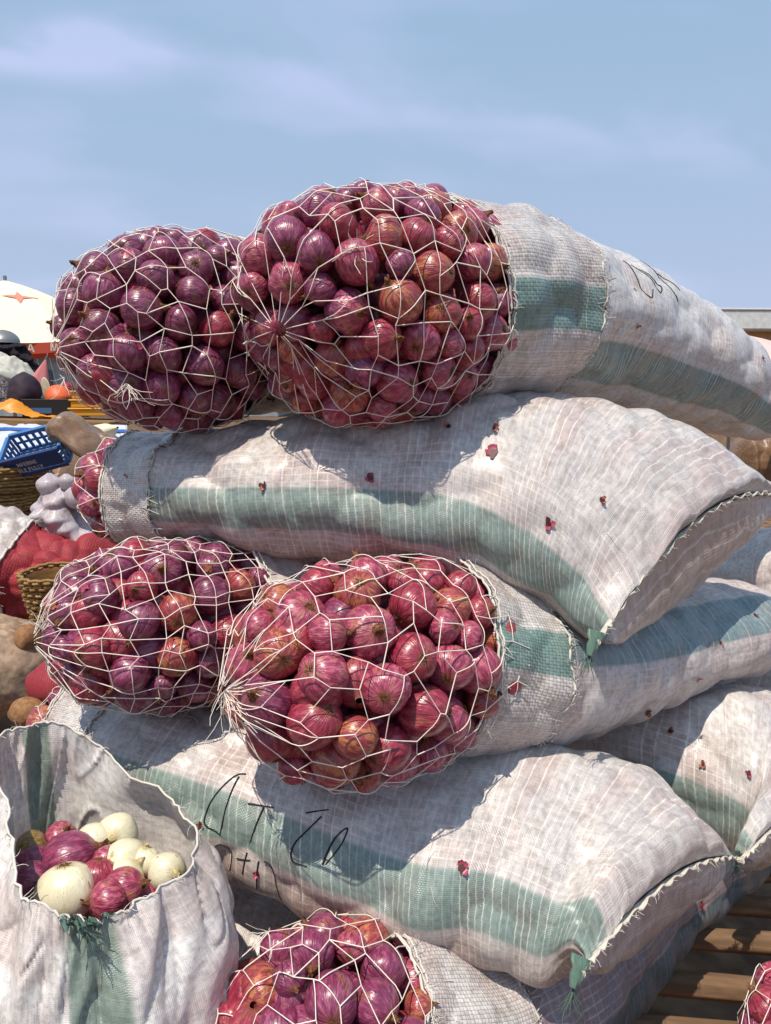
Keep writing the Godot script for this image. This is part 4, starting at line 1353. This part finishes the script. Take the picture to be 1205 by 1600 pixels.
func behind_left() -> void:
	mats.metal = mat(Color(0.55, 0.55, 0.55), 0.4)
	mats.metal.metallic = 0.6
	mats.burlap = cloth_for("map_burlap", "weave_wide")
	mats.cream = mat(Color(0.95, 0.915, 0.81), 0.85)
	mats.cream.backlight_enabled = true
	mats.cream.backlight = Color(0.5, 0.46, 0.36)
	mats.faded_red = mat(Color(0.80, 0.33, 0.25), 0.8)
	mats.faint_red = mat(Color(0.86, 0.52, 0.45), 0.85)
	# cream market parasol with a printed star and a lettered valance
	var u := parasol("market_parasol", "cream market parasol with a faded red star and red lettered valance", Vector3(-4.343, 2.672, -9.307), 1.36, 0.72, [mats.cream], mats.faded_red, 0.68)
	var to_eye: float = atan2(0.0 - u.foot.z, 0.0 - u.foot.x)
	var g := Geo.new()
	var star := []
	for k in 8:
		var r: float = [0.30, 0.075, 0.20, 0.075][k % 4]
		star.append(Vector2(cos(k * TAU / 8.0 - 0.12), sin(k * TAU / 8.0 - 0.12)) * r)
	for k in 8:
		for i in 4:
			for j in 2:
				var a: Vector2 = star[k] * (i / 4.0)
				var b: Vector2 = star[(k + 1) % 8] * (i / 4.0)
				var c: Vector2 = star[(k + 1) % 8] * ((i + 1) / 4.0)
				var d: Vector2 = star[k] * ((i + 1) / 4.0)
				var tri := [a, c, d] if j == 0 else [a, b, c]
				if i == 0 and j == 1: continue
				var w := []
				for q in tri: w.append(u.at.call(to_eye - 0.22 - q.x * 1.1, 0.46 - q.y * 0.5) + Vector3(0, 0.007, 0.007))
				g.flat_face(w, Vector3(0, 0.75, 0.66))
	part("printed_star", g.done(u.foot), mats.faint_red, u.root)
	var letters := "MAM"
	for k in 3:
		var tm := TextMesh.new()
		tm.text = letters[k]
		tm.font_size = 32
		tm.pixel_size = 0.0034
		tm.depth = 0.004
		var sf := SystemFont.new()
		sf.font_names = PackedStringArray(["Droid Sans"])
		sf.font_weight = 700
		tm.font = sf
		var th := to_eye + 0.02 - k * 0.17
		var q: Vector3 = u.at.call(th, 1.0)
		var o := part("letter", tm, mats.cream, u.root)
		o.position = q - u.foot + Vector3(0, -0.055, 0) + Vector3(q.x - u.foot.x, 0, q.z - u.foot.z).normalized() * 0.022
		o.rotation.y = PI / 2.0 - th
	# far off behind the stalls
	var wallm := rough_mat(Color(0.55, 0.58, 0.60), Color(0.63, 0.65, 0.66), 51, 0.2, 0.9, 0.3)
	g = Geo.new()
	var shed := thing("market_shed", "long pale grey shed far behind the stalls at left", "shed", Vector3(-22, 0, -40))
	g.box(Transform3D(Basis(), Vector3(0, 1.5, 0)), Vector3(34, 3.0, 6), 0.02)
	part("wall", g.done(), wallm, shed)
	g = Geo.new()
	for k in 60: g.box(Transform3D(Basis(Vector3.RIGHT, 0.16), Vector3(-17.3 + k * 0.587, 3.35, 0.2)), Vector3(0.56, 0.06, 7.2), 0.02)
	part("roof_sheets", g.done(), mat(Color(0.60, 0.63, 0.66), 0.5), shed, "stuff")
	for k in 8:
		g = Geo.new()
		g.box(Transform3D(Basis(), Vector3(-14 + k * 4.0, 1.1, 3.05)), Vector3(1.2, 2.1, 0.1), 0.01)
		part("door", g.done(), mat(Color(0.34, 0.37, 0.39), 0.7), shed)
	# heaped wares, farthest first
	var dark := mat(Color(0.10, 0.10, 0.12), 0.6)
	bundle("cloth_heap", "dark heap of bundled wares under the parasol at left edge", "bundle", upright([[Vector3(-2.983, 1.406, -6.063), 0.26, 0.2], [Vector3(-2.964, 1.574, -6.09), 0.27, 0.2], [Vector3(-2.935, 1.695, -6.11), 0.20, 0.18], [Vector3(-2.915, 1.767, -6.121), 0.15, 0.15], [Vector3(-2.905, 1.805, -6.128), 0.08, 0.08], [Vector3(-2.905, 1.82, -6.13), 0.01, 0.01]], 0.05, 0.12), rough_mat(Color(0.08, 0.08, 0.10), Color(0.24, 0.20, 0.22), 61, 6.0), "bundle")
	bundle("metal_basin", "grey metal basin turned upside down on the dark heap", "basin", upright([[Vector3(-2.915, 1.81, -6.128), 0.125, 0.125], [Vector3(-2.915, 1.839, -6.133), 0.12, 0.12], [Vector3(-2.915, 1.873, -6.139), 0.095, 0.095], [Vector3(-2.915, 1.901, -6.143), 0.05, 0.05], [Vector3(-2.915, 1.911, -6.145), 0.004, 0.004]]), mats.metal, "basin", "", 30)
	bundle("cloth_cover", "pale grey cloth cover slung over wares at left edge", "cloth", loft([[Vector3(-2.904, 1.567, -5.481), 0.3, 0.10], [Vector3(-2.773, 1.61, -5.488), 0.3, 0.12], [Vector3(-2.619, 1.597, -5.486), 0.28, 0.09], [Vector3(-2.488, 1.545, -5.478), 0.22, 0.04], [Vector3(-2.422, 1.515, -5.473), 0.15, 0.004]], 0.0, 0.06), mat(Color(0.74, 0.73, 0.68), 0.9), "cover")
	g = Geo.new()
	var cone := PackedVector3Array()
	for i in 8:
		for j in 19:
			var t := i / 7.0
			var a := TAU * j / 18.0
			var r := (0.095 * (1.0 - t) + 0.002) * (1.0 + 0.12 * sin(a * 4.0))
			cone.append(Vector3(cos(a) * r + 0.085 * t, 0.21 * t, sin(a) * r))
	g.quad_grid(cone, 8, 19, true, Vector3(0, 0.05, 0))
	var fold_up := thing("folded_parasol", "folded pink parasol standing behind the dark purple bundle", "parasol", Vector3(-2.226, 1.502, -5.065) - Vector3(0, 0.05, 0))
	part("folded_cover", g.done(), mat(Color(0.78, 0.47, 0.47), 0.8), fold_up)
	g = Geo.new()
	g.tube(PackedVector3Array([Vector3(-0.03, -0.25, 0), Vector3(0.0, 0.0, 0), Vector3(0.09, 0.22, 0)]), 0.008, 0.006, 8)
	part("stick", g.done(), mats.metal, fold_up)
	bundle("speckled_bundle", "grey speckled bundle beside the dark purple one at left edge", "bundle", upright([[Vector3(-2.152, 1.361, -4.435), 0.07, 0.07], [Vector3(-2.152, 1.431, -4.446), 0.08, 0.08], [Vector3(-2.152, 1.502, -4.458), 0.055, 0.06], [Vector3(-2.152, 1.544, -4.464), 0.01, 0.01]], 0.02, 0.04), rough_mat(Color(0.20, 0.19, 0.22), Color(0.62, 0.58, 0.58), 62, 9.0), "bundle")
	bundle("purple_bundle", "round dark purple bundle standing behind the yellow sheet", "bundle", upright([[Vector3(-1.925, 1.367, -4.233), 0.05, 0.05], [Vector3(-1.925, 1.417, -4.241), 0.078, 0.08], [Vector3(-1.928, 1.485, -4.252), 0.085, 0.085], [Vector3(-1.928, 1.535, -4.26), 0.06, 0.06], [Vector3(-1.928, 1.566, -4.265), 0.006, 0.006]], 0.004, 0.02), mat(Color(0.15, 0.08, 0.15), 0.75), "bundle")
	bundle("cream_plate", "cream plate propped on edge beside the orange bowl", "plate", loft([[Vector3(-1.873, 1.477, -4.403), Vector3(0.028, 0.012, 0.02), Vector3(-0.012, 0.052, 0)], [Vector3(-1.865, 1.477, -4.383), Vector3(0.030, 0.012, 0.02), Vector3(-0.012, 0.056, 0)], [Vector3(-1.863, 1.477, -4.378), Vector3(0.002, 0.001, 0), Vector3(0, 0.004, 0)]]), mat(Color(0.86, 0.80, 0.68), 0.4), "plate", "", 20)
	bundle("orange_bowl", "orange bowl upside down on the black crate", "bowl", upright([[Vector3(-1.74, 1.417, -4.241), 0.068, 0.068], [Vector3(-1.74, 1.441, -4.245), 0.069, 0.069], [Vector3(-1.744, 1.471, -4.25), 0.055, 0.055], [Vector3(-1.747, 1.492, -4.253), 0.03, 0.03], [Vector3(-1.747, 1.498, -4.254), 0.003, 0.003]]), mat(Color(0.86, 0.38, 0.18), 0.5), "bowl", "", 30)
	bundle("red_fruit", "small red round fruit behind the orange bowl", "fruit", upright([[Vector3(-1.737, 1.46, -4.35), 0.006, 0.006], [Vector3(-1.737, 1.474, -4.352), 0.025, 0.025], [Vector3(-1.737, 1.495, -4.355), 0.027, 0.027], [Vector3(-1.737, 1.512, -4.358), 0.006, 0.006]]), mat(Color(0.62, 0.10, 0.16), 0.4), "fruit", "", 20)
	# black crate
	var bc := thing("black_crate", "shallow black plastic crate under the orange bowl", "crate", Vector3(-1.74, 1.335, -4.177))
	var bm := mat(Color(0.05, 0.05, 0.06), 0.6)
	for k in 2:
		g = Geo.new(); g.box(Transform3D(Basis(), Vector3(0, 0.045, 0.1 - 0.2 * k)), Vector3(0.25, 0.09, 0.008), 0.002)
		part("long_side", g.done(), bm, bc)
		g = Geo.new(); g.box(Transform3D(Basis(), Vector3(-0.121 + 0.242 * k, 0.045, 0)), Vector3(0.008, 0.0895, 0.192), 0.002)
		part("short_side", g.done(), bm, bc)
	g = Geo.new(); g.box(Transform3D(Basis(), Vector3(0, 0.08, 0)), Vector3(0.234, 0.008, 0.19), 0.001)
	part("lid", g.done(), bm, bc)
	g = Geo.new(); g.box(Transform3D(Basis(), Vector3(-0.03, 0.032, 0.106)), Vector3(0.12, 0.028, 0.003), 0.0)
	part("blue_label", g.done(), mat(Color(0.20, 0.36, 0.52), 0.5), bc)
	# stacked yellow trays
	for k in 3:
		var tr := thing("yellow_tray", ["yellow tray lowest of the three stacked beside the black crate", "yellow tray in the middle of the stack beside the black crate", "yellow tray on top of the stack beside the black crate"][k], "tray", Vector3(-1.486, 1.337, -4.127) + Vector3(0.004 * k, 0.004 + 0.043 * k, -0.01 * k), "yellow trays stacked beside the black crate")
		var ym := mat(Color(0.80, 0.57, 0.13), 0.5)
		g = Geo.new(); g.box(Transform3D(Basis(), Vector3(0, 0.016, 0)), Vector3(0.235, 0.032, 0.2), 0.004)
		part("tray_body", g.done(), ym, tr)
		g = Geo.new(); g.box(Transform3D(Basis(), Vector3(0, 0.0365, 0)), Vector3(0.25, 0.009, 0.215), 0.003)
		part("tray_rim", g.done(), ym, tr)
	var ys := PackedVector3Array()
	var ya := Vector3(-2.211, 1.333, -4.076)
	var yb := Vector3(-1.553, 1.323, -4.074)
	for i in 17:
		for j in 49:
			var aa := j / 48.0
			var tt := i / 16.0 - 0.5
			var lift := 0.085 * exp(-pow((aa - 0.46) / 0.13, 2.0)) * (1.0 - 2.4 * tt * tt) + 0.04 * exp(-pow((aa - 0.2) / 0.12, 2.0))
			lift += 0.02 * absf(n_soft.get_noise_2d(aa * 4.0, tt * 1.5)) * (1.2 - aa) + 0.012 * absf(n_broad.get_noise_2d(aa * 16.0 + tt * 5.0, tt * 3.0))
			ys.append(ya.lerp(yb, aa) + Vector3(0.02 * sin(tt * 9.0), 0.006 + maxf(lift, 0.0), tt * (0.26 - 0.12 * aa)))
	g = Geo.new()
	g.quad_grid(ys, 17, 49, false, ya.lerp(yb, 0.5) - Vector3(0, 2, 0))
	var yp := ya.lerp(yb, 0.5)
	var ysm := mat(Color(0.85, 0.55, 0.12), 0.45)
	ysm.backlight_enabled = true
	ysm.backlight = Color(0.3, 0.2, 0.05)
	solo("yellow_sheet", g.done(yp), ysm, "crumpled orange-yellow plastic sheet lying along the wooden plank", "sheet", yp)
	# plank and the tarpaulin that hangs from it
	g = Geo.new()
	var pl := Vector3(0.994, -0.025, 0.004)
	g.box(Transform3D(Basis(Vector3.BACK, atan2(pl.y, pl.x)), Vector3.ZERO), Vector3(pl.length(), 0.03, 0.32), 0.004)
	solo("plank", g.done(), wood(Color(0.68, 0.53, 0.38), 19), "long wooden plank under the yellow sheet and the trays", "plank", Vector3(-1.843, 1.316, -4.022))
	bundle("cream_bag", "cream cloth bag end sticking out behind the burlap", "bag", loft([[Vector3(-1.469, 1.231, -3.755), 0.05, 0.05], [Vector3(-1.366, 1.257, -3.729), 0.07, 0.05], [Vector3(-1.293, 1.288, -3.714), 0.05, 0.03], [Vector3(-1.257, 1.3, -3.716), 0.02, 0.004]], 0.0, 0.04), mat(Color(0.85, 0.80, 0.70), 0.8), "bag")
	g = Geo.new()
	var sheet := PackedVector3Array()
	var stripe := PackedVector3Array()
	var tl := Vector3(-2.164, 1.316, -3.87)
	var tr2 := Vector3(-1.258, 1.304, -3.868)
	var bl := Vector3(-1.995, 0.783, -3.379)
	var br := Vector3(-1.127, 0.783, -3.379)
	var tarp := func(a: float, t: float) -> Vector3: return tl.lerp(tr2, a).lerp(bl.lerp(br, a), t) + Vector3(0, 0, 0.05) * n_soft.get_noise_2d(a * 6.0 + t * 2.0, t * 3.0) + Vector3(0, 0.04, 0.10) * sin(PI * t)
	for i in 25:
		for j in 41: sheet.append(tarp.call(j / 40.0, i / 24.0))
	for i in 4:
		for j in 41: stripe.append(tarp.call(j / 40.0, 0.045 + 0.03 * i / 3.0 + 0.01 * j / 40.0) + Vector3(0, 0.003, 0.006))
	g.quad_grid(sheet, 25, 41, false, Vector3(0, 0, -20))
	var tp := thing("tarpaulin", "white and blue tarpaulin hanging below the wooden plank", "tarpaulin", Vector3(tl.x + 0.5, bl.y, bl.z))
	part("sheet", g.done(tp.position), mat(Color(0.74, 0.76, 0.80), 0.6), tp)
	g = Geo.new()
	g.quad_grid(stripe, 4, 41, false, Vector3(0, 0, -20))
	part("blue_stripe", g.done(tp.position), mat(Color(0.16, 0.36, 0.66), 0.5), tp)
	blue_crate()
	bundle("burlap_sack", "folded burlap sack draped over the corner of the blue crate", "sack", loft([[Vector3(-1.2, 1.296, -2.844), 0.02, 0.02], [Vector3(-1.182, 1.33, -2.85), 0.07, 0.04], [Vector3(-1.132, 1.347, -2.832), 0.09, 0.05], [Vector3(-1.083, 1.313, -2.806), 0.08, 0.035], [Vector3(-1.053, 1.269, -2.779), 0.05, 0.025], [Vector3(-1.033, 1.235, -2.763), 0.02, 0.006]], 0.0, 0.06), mats.burlap, "cloth")
	bundle("burlap_sack", "rumpled burlap sack behind the draped one", "sack", loft([[Vector3(-1.271, 1.237, -3.3), 0.05, 0.05], [Vector3(-1.212, 1.25, -3.303), 0.11, 0.05], [Vector3(-1.153, 1.247, -3.302), 0.10, 0.045], [Vector3(-1.078, 1.224, -3.298), 0.04, 0.02]], 0.0, 0.09), mats.burlap, "cloth")
	bundle("burlap_sack", "full burlap sack under the blue crate, filling the big basket", "sack", loft([[Vector3(-1.405, 0.98, -3.208), 0.10, 0.10], [Vector3(-1.331, 1.052, -3.169), 0.13, 0.13], [Vector3(-1.221, 1.097, -3.126), 0.14, 0.12], [Vector3(-1.119, 1.097, -3.126), 0.12, 0.10], [Vector3(-0.928, 1.111, -2.925), 0.04, 0.04]], 0.0, 0.05), mats.burlap, "cloth")
	basket("wicker_basket", "large coarse wicker basket at left edge below the blue crate", Vector3(-1.462, 0.91, -2.893), 0.14, 0.20, 0.29, 13, 26)
	# pale plastic sack with knotted top
	var L := upright([[Vector3(-0.948, 0.958, -2.364), 0.06, 0.06], [Vector3(-0.952, 0.993, -2.369), 0.105, 0.10], [Vector3(-0.964, 1.045, -2.378), 0.10, 0.10], [Vector3(-0.975, 1.113, -2.389), 0.095, 0.09], [Vector3(-0.979, 1.162, -2.397), 0.08, 0.08], [Vector3(-0.987, 1.191, -2.401), 0.05, 0.05], [Vector3(-0.991, 1.206, -2.404), 0.006, 0.006]], 0.035, 0.06)
	L.grain = 1.5
	L.pleat0 = 0.0
	var ps := bundle("plastic_sack", "lumpy pale plastic sack with knotted top, pink onions showing below", "sack", L, mats_plastic(), "sack_body")
	for q in [[Vector3(-1.013, 1.201, -2.363), 0.036], [Vector3(-0.955, 1.213, -2.344), 0.024], [Vector3(-0.909, 1.17, -2.337), 0.045]]:
		var B := upright([[q[0] + Vector3(0, -q[1], 0), 0.01, 0.01], [q[0] + Vector3(0, -q[1] * 0.6, 0), q[1] * 0.85, q[1] * 0.8], [q[0] + Vector3(0, q[1] * 0.3, 0), q[1], q[1] * 0.9], [q[0] + Vector3(0, q[1], 0), 0.005, 0.005]], 0.006, 0.02)
		g = Geo.new()
		skin(g, B, 0.0, 1.0, 24, 33)
		part("knotted_top", g.done(ps.position), mats_plastic(), ps)
	bundle("mesh_sack", "red mesh sack below the pale plastic sack, its top hidden", "sack", loft([[Vector3(-1.02, 0.94, -2.442), 0.06, 0.05], [Vector3(-0.95, 0.975, -2.397), 0.09, 0.06], [Vector3(-0.852, 1.001, -2.35), 0.09, 0.06], [Vector3(-0.784, 1.001, -2.35), 0.02, 0.02]], 0.04, 0.02), red_mesh(), "mesh")
	# red mesh sack with a woven top half
	L = loft([[Vector3(-1.378, 0.996, -2.299), 0.10, 0.09], [Vector3(-1.234, 0.989, -2.278), 0.15, 0.135], [Vector3(-1.102, 0.968, -2.254), 0.16, 0.15], [Vector3(-0.994, 0.948, -2.241), 0.14, 0.125], [Vector3(-0.892, 0.939, -2.239), 0.10, 0.085], [Vector3(-0.817, 0.939, -2.239), 0.02, 0.02]], 0.032, 0.03)
	L.grain = 1.5
	var base: Vector3 = L.sec(0.5)[0] - Vector3(0, 0.15, 0)
	var ms := thing("mesh_sack", "red mesh onion sack with a grey woven top half, at left edge", "sack", base)
	g = Geo.new(); skin(g, L, 0.52, 1.0, 110, 161)
	part("red_mesh", g.done(base), red_mesh(), ms)
	g = Geo.new(); skin(g, L, 0.0, 0.60, 60, 101, 0.004)
	part("woven_top", g.done(base), cloth_for("map_plain", "weave"), ms)
	g = Geo.new()
	var ring := PackedVector3Array()
	for k in 81: ring.append(L.at(0.60, TAU * k / 80.0, 0.005 + 0.002 * sin(k * 2.3)))
	g.tube(ring, 0.0035, 0.0035, 6)
	for k in 40:
		var th := rng.randf() * TAU
		frays(g, L.at(0.60, th, 0.006), L.normal(0.6, th), 2, 0.03, 0.0008)
	part("stitched_edge", g.done(base), mats.white_thread, ms)
	basket("small_basket", "small open wicker basket between red mesh sack and fine net", Vector3(-0.828, 0.896, -1.979), 0.075, 0.105, 0.125, 8, 22)
	bundle("brown_sack", "wrinkled brown cloth sack at left edge above the open bag", "sack", loft([[Vector3(-1.124, 0.764, -1.907), 0.10, 0.09], [Vector3(-1.027, 0.788, -1.911), 0.15, 0.125], [Vector3(-0.936, 0.787, -1.89), 0.14, 0.115], [Vector3(-0.876, 0.769, -1.867), 0.10, 0.07], [Vector3(-0.846, 0.751, -1.854), 0.05, 0.008]], 0.0, 0.035), rough_mat(Color(0.55, 0.46, 0.39), Color(0.71, 0.62, 0.54), 63, 5.0, 0.9, 0.3), "cloth")
	bundle("mesh_sack", "red mesh sack under the nose of the fine net", "sack", loft([[Vector3(-0.785, 0.835, -1.665), 0.03, 0.03], [Vector3(-0.742, 0.844, -1.667), 0.06, 0.05], [Vector3(-0.697, 0.847, -1.667), 0.07, 0.055], [Vector3(-0.643, 0.847, -1.667), 0.03, 0.03]], 0.018, 0.01), red_mesh(), "mesh")
	var tub := rough_mat(Color(0.50, 0.36, 0.25), Color(0.62, 0.47, 0.34), 64, 9.0, 0.9, 0.4)
	bundle("tuber", "round brown tuber between the brown sack and the red mesh", "tuber", loft([[Vector3(-0.916, 0.873, -1.874), 0.01, 0.01], [Vector3(-0.9, 0.876, -1.874), 0.035, 0.032], [Vector3(-0.875, 0.876, -1.874), 0.04, 0.036], [Vector3(-0.849, 0.866, -1.873), 0.01, 0.01]], 0.0, 0.01), tub, "tuber", "", 30)
	bundle("tuber", "brown tuber lying just behind the rim of the open bag", "tuber", loft([[Vector3(-0.8, 0.803, -1.589), 0.01, 0.01], [Vector3(-0.783, 0.809, -1.59), 0.03, 0.028], [Vector3(-0.753, 0.811, -1.59), 0.034, 0.03], [Vector3(-0.718, 0.811, -1.59), 0.01, 0.01]], 0.0, 0.01), tub, "tuber", "", 30)
	# the low bank of earth on which these wares are heaped
	g = Geo.new()
	var bank := PackedVector3Array()
	for i in 31:
		for j in 31:
			var x := -3.4 + 3.0 * j / 30.0
			var z := -1.55 - 3.4 * i / 30.0
			var up := smoothstep(-1.55, -2.0, z) * smoothstep(-0.4, -0.75, x) * smoothstep(-4.95, -4.6, z)
			bank.append(Vector3(x, -0.05 + up * (0.60 + 0.22 * clampf(-1.9 - z, 0.0, 2.6)) + 0.04 * n_soft.get_noise_2d(x * 2.0, z * 2.0), z))
	g.quad_grid(bank, 31, 31, false, Vector3(-2, -9, -3))
	struct("earth_bank", g.done(), mats.earth)


func mats_plastic() -> StandardMaterial3D:
	return cloth_for("map_plastic", "weave")


func red_mesh() -> StandardMaterial3D:
	if not mats.has("red_mesh"):
		var m := mat(Color(0.68, 0.20, 0.24), 0.5)
		m.albedo_texture = mats.weave_wide[0]
		m.heightmap_enabled = true
		m.heightmap_texture = mats.weave_wide[1]
		m.heightmap_scale = 0.12
		mats.red_mesh = m
	return mats.red_mesh


func blue_crate() -> void:
	# open lattice crate of blue plastic, tipped towards the camera
	var m := mat(Color(0.09, 0.20, 0.40), 0.45)
	var pale := mat(Color(0.27, 0.45, 0.66), 0.45)
	var at := Vector3(-1.236, 1.235, -2.854)
	var root := thing("blue_crate", "blue lattice plastic crate with white lettering, tipped on the big basket", "crate", at)
	root.rotation = Vector3(0.62, 0.12, 0.30)
	var w := 0.225
	var d := 0.15
	var h := 0.085
	for sgn in [-1.0, 1.0]:
		for wall in 2:
			var long := wall == 0
			var g := Geo.new()
			var span := w if long else d - 0.02
			var place := func(a: float, y: float, size: Vector3) -> void:
				g.box(Transform3D(Basis(), Vector3(a, y, sgn * d * 0.5) if long else Vector3(sgn * w * 0.5, y, a)), size if long else Vector3(size.z, size.y, size.x), 0.001)
			place.call(0.0, 0.006, Vector3(span, 0.012, 0.008))
			place.call(0.0, h - 0.008, Vector3(span, 0.016, 0.014))
			if long and sgn > 0.0: place.call(0.0, h * 0.5, Vector3(span - 0.02, h * 0.62, 0.006))
			else:
				var n := 9 if long else 6
				for k in n: place.call(-span * 0.47 + span * 0.94 * k / (n - 1), h * 0.48, Vector3(0.011, h - 0.03, 0.006))
				place.call(0.0, h * 0.48, Vector3(span, 0.009, 0.0055))
			part("long_wall" if long else "short_wall", g.done(), m if sgn > 0.0 and long else pale, root)
	var g := Geo.new()
	for k in 8: g.box(Transform3D(Basis(), Vector3(-w * 0.42 + w * 0.84 * k / 7.0, 0.004, 0)), Vector3(0.012, 0.006, d - 0.012), 0.001)
	for k in 5: g.box(Transform3D(Basis(), Vector3(0, 0.0045, -d * 0.38 + d * 0.76 * k / 4.0)), Vector3(w - 0.012, 0.0048, 0.010), 0.001)
	part("lattice_floor", g.done(), pale, root)
	for k in 2:
		var tm := TextMesh.new()
		tm.text = ["NFERNE", "BLE FULLY"][k]
		tm.font_size = 16
		tm.pixel_size = 0.0013
		tm.depth = 0.001
		var sf := SystemFont.new()
		sf.font_names = PackedStringArray(["Droid Sans"])
		tm.font = sf
		part("lettering", tm, mats.white_thread, root).position = Vector3(-0.02, h * 0.62 - k * 0.026, d * 0.5 + 0.0045)


func basket(called: String, label: String, foot: Vector3, r0: float, r1: float, h: float, coils: int, stakes: int) -> void:
	var root := thing(called, label, "basket", foot)
	var straw := wood(Color(0.80, 0.64, 0.42), 23)
	var straw2 := wood(Color(0.70, 0.53, 0.33), 29)
	for i in coils:
		var t := float(i) / (coils - 1)
		var r := lerpf(r0, r1, pow(t, 0.8))
		for lay in 2:
			var p := PackedVector3Array()
			for k in stakes * 2 + 1:
				var a := PI * k / stakes
				var wv := (h / coils * 0.30) * (1.0 if (k + i + lay) % 2 == 0 else -1.0)
				p.append(Vector3(cos(a) * (r + wv), h * t + (lay - 0.5) * h / coils * 0.45 + 0.002 * sin(a * 5 + i), sin(a) * (r + wv)))
			var g := Geo.new()
			g.tube(p, h / coils * 0.26, h / coils * 0.26, 6)
			part("coil", g.done(), straw if (i + lay) % 3 else straw2, root)
	for k in stakes:
		var a := TAU * k / stakes
		var g := Geo.new()
		g.tube(PackedVector3Array([Vector3(cos(a) * r0, 0, sin(a) * r0), Vector3(cos(a) * lerpf(r0, r1, 0.57), h * 0.5, sin(a) * lerpf(r0, r1, 0.57)), Vector3(cos(a) * r1, h * 1.03, sin(a) * r1)]), h / coils * 0.2, h / coils * 0.2, 5)
		part("stake", g.done(), straw2, root)
	var g := Geo.new()
	var pts := PackedVector3Array()
	for i in 6:
		for j in 33: pts.append(Vector3(cos(TAU * j / 32.0) * (lerpf(r0, r1, i / 5.0) - 0.012), h * 0.96 * i / 5.0, sin(TAU * j / 32.0) * (lerpf(r0, r1, i / 5.0) - 0.012)))
	g.quad_grid(pts, 6, 33, true, Vector3(0, h * 0.5, 0))
	part("lining", g.done(), straw2, root)


func behind_right() -> void:
	# long low building with a flat roof
	var tan_wall := rough_mat(Color(0.74, 0.62, 0.49), Color(0.79, 0.68, 0.55), 71, 0.4, 0.9, 0.2)
	var roofm := rough_mat(Color(0.80, 0.81, 0.80), Color(0.86, 0.87, 0.86), 72, 0.4, 0.85, 0.2)
	var c := Vector3(14.764, 1.51, -25.327)
	var root := thing("flat_roofed_building", "long tan building with a pale flat roof at the right edge", "building", Vector3(c.x, 0, c.z))
	var top: float = Vector3(14.764, 3.112, -25.587).y
	var g := Geo.new()
	g.box(Transform3D(Basis(Vector3.UP, 0.05), Vector3(0, top * 0.5, -3.0)), Vector3(11.0, top, 6.0), 0.02)
	part("wall", g.done(), tan_wall, root)
	g = Geo.new()
	g.box(Transform3D(Basis(Vector3.UP, 0.05), Vector3(0, top + 0.29, -2.7)), Vector3(12.0, 0.58, 7.4), 0.04)
	part("flat_roof", g.done(), roofm, root)
	g = Geo.new()
	g.box(Transform3D(Basis(Vector3.UP, 0.05), Vector3(0, top + 0.60, -2.7)), Vector3(12.06, 0.05, 7.46), 0.01)
	part("roof_edge", g.done(), mat(Color(0.84, 0.84, 0.82), 0.6), root)
	for k in 4:
		g = Geo.new()
		var w := part("window", _box(g, Vector3(-4.6 + k * 2.3, top - 0.75, 0.04), Vector3(1.0, 0.9, 0.12)), mat(Color(0.52, 0.47, 0.42), 0.7), root)
		w.rotation.y = 0.05
		g = Geo.new()
		part("pane", _box(g, Vector3(-4.6 + k * 2.3, top - 0.75, 0.105), Vector3(0.84, 0.74, 0.02)), mat(Color(0.10, 0.12, 0.14), 0.2), w)
	var pink := mat(Color(0.86, 0.73, 0.71), 0.85)
	pink.backlight_enabled = true
	pink.backlight = Color(0.4, 0.33, 0.32)
	var grey := mat(Color(0.60, 0.60, 0.58), 0.85)
	var band := mat(Color(0.76, 0.45, 0.45), 0.85)
	parasol("pale_parasol", "pale pink parasol with a darker pink valance at the right edge", Vector3(4.444, 2.137, -10.233), 1.2, 0.46, [pink, pink, pink, pink, pink, grey, grey, pink], band, 0.5)


func _box(g: Geo, at: Vector3, size: Vector3) -> ArrayMesh:
	g.box(Transform3D(Basis(), at), size, 0.005)
	return g.done()
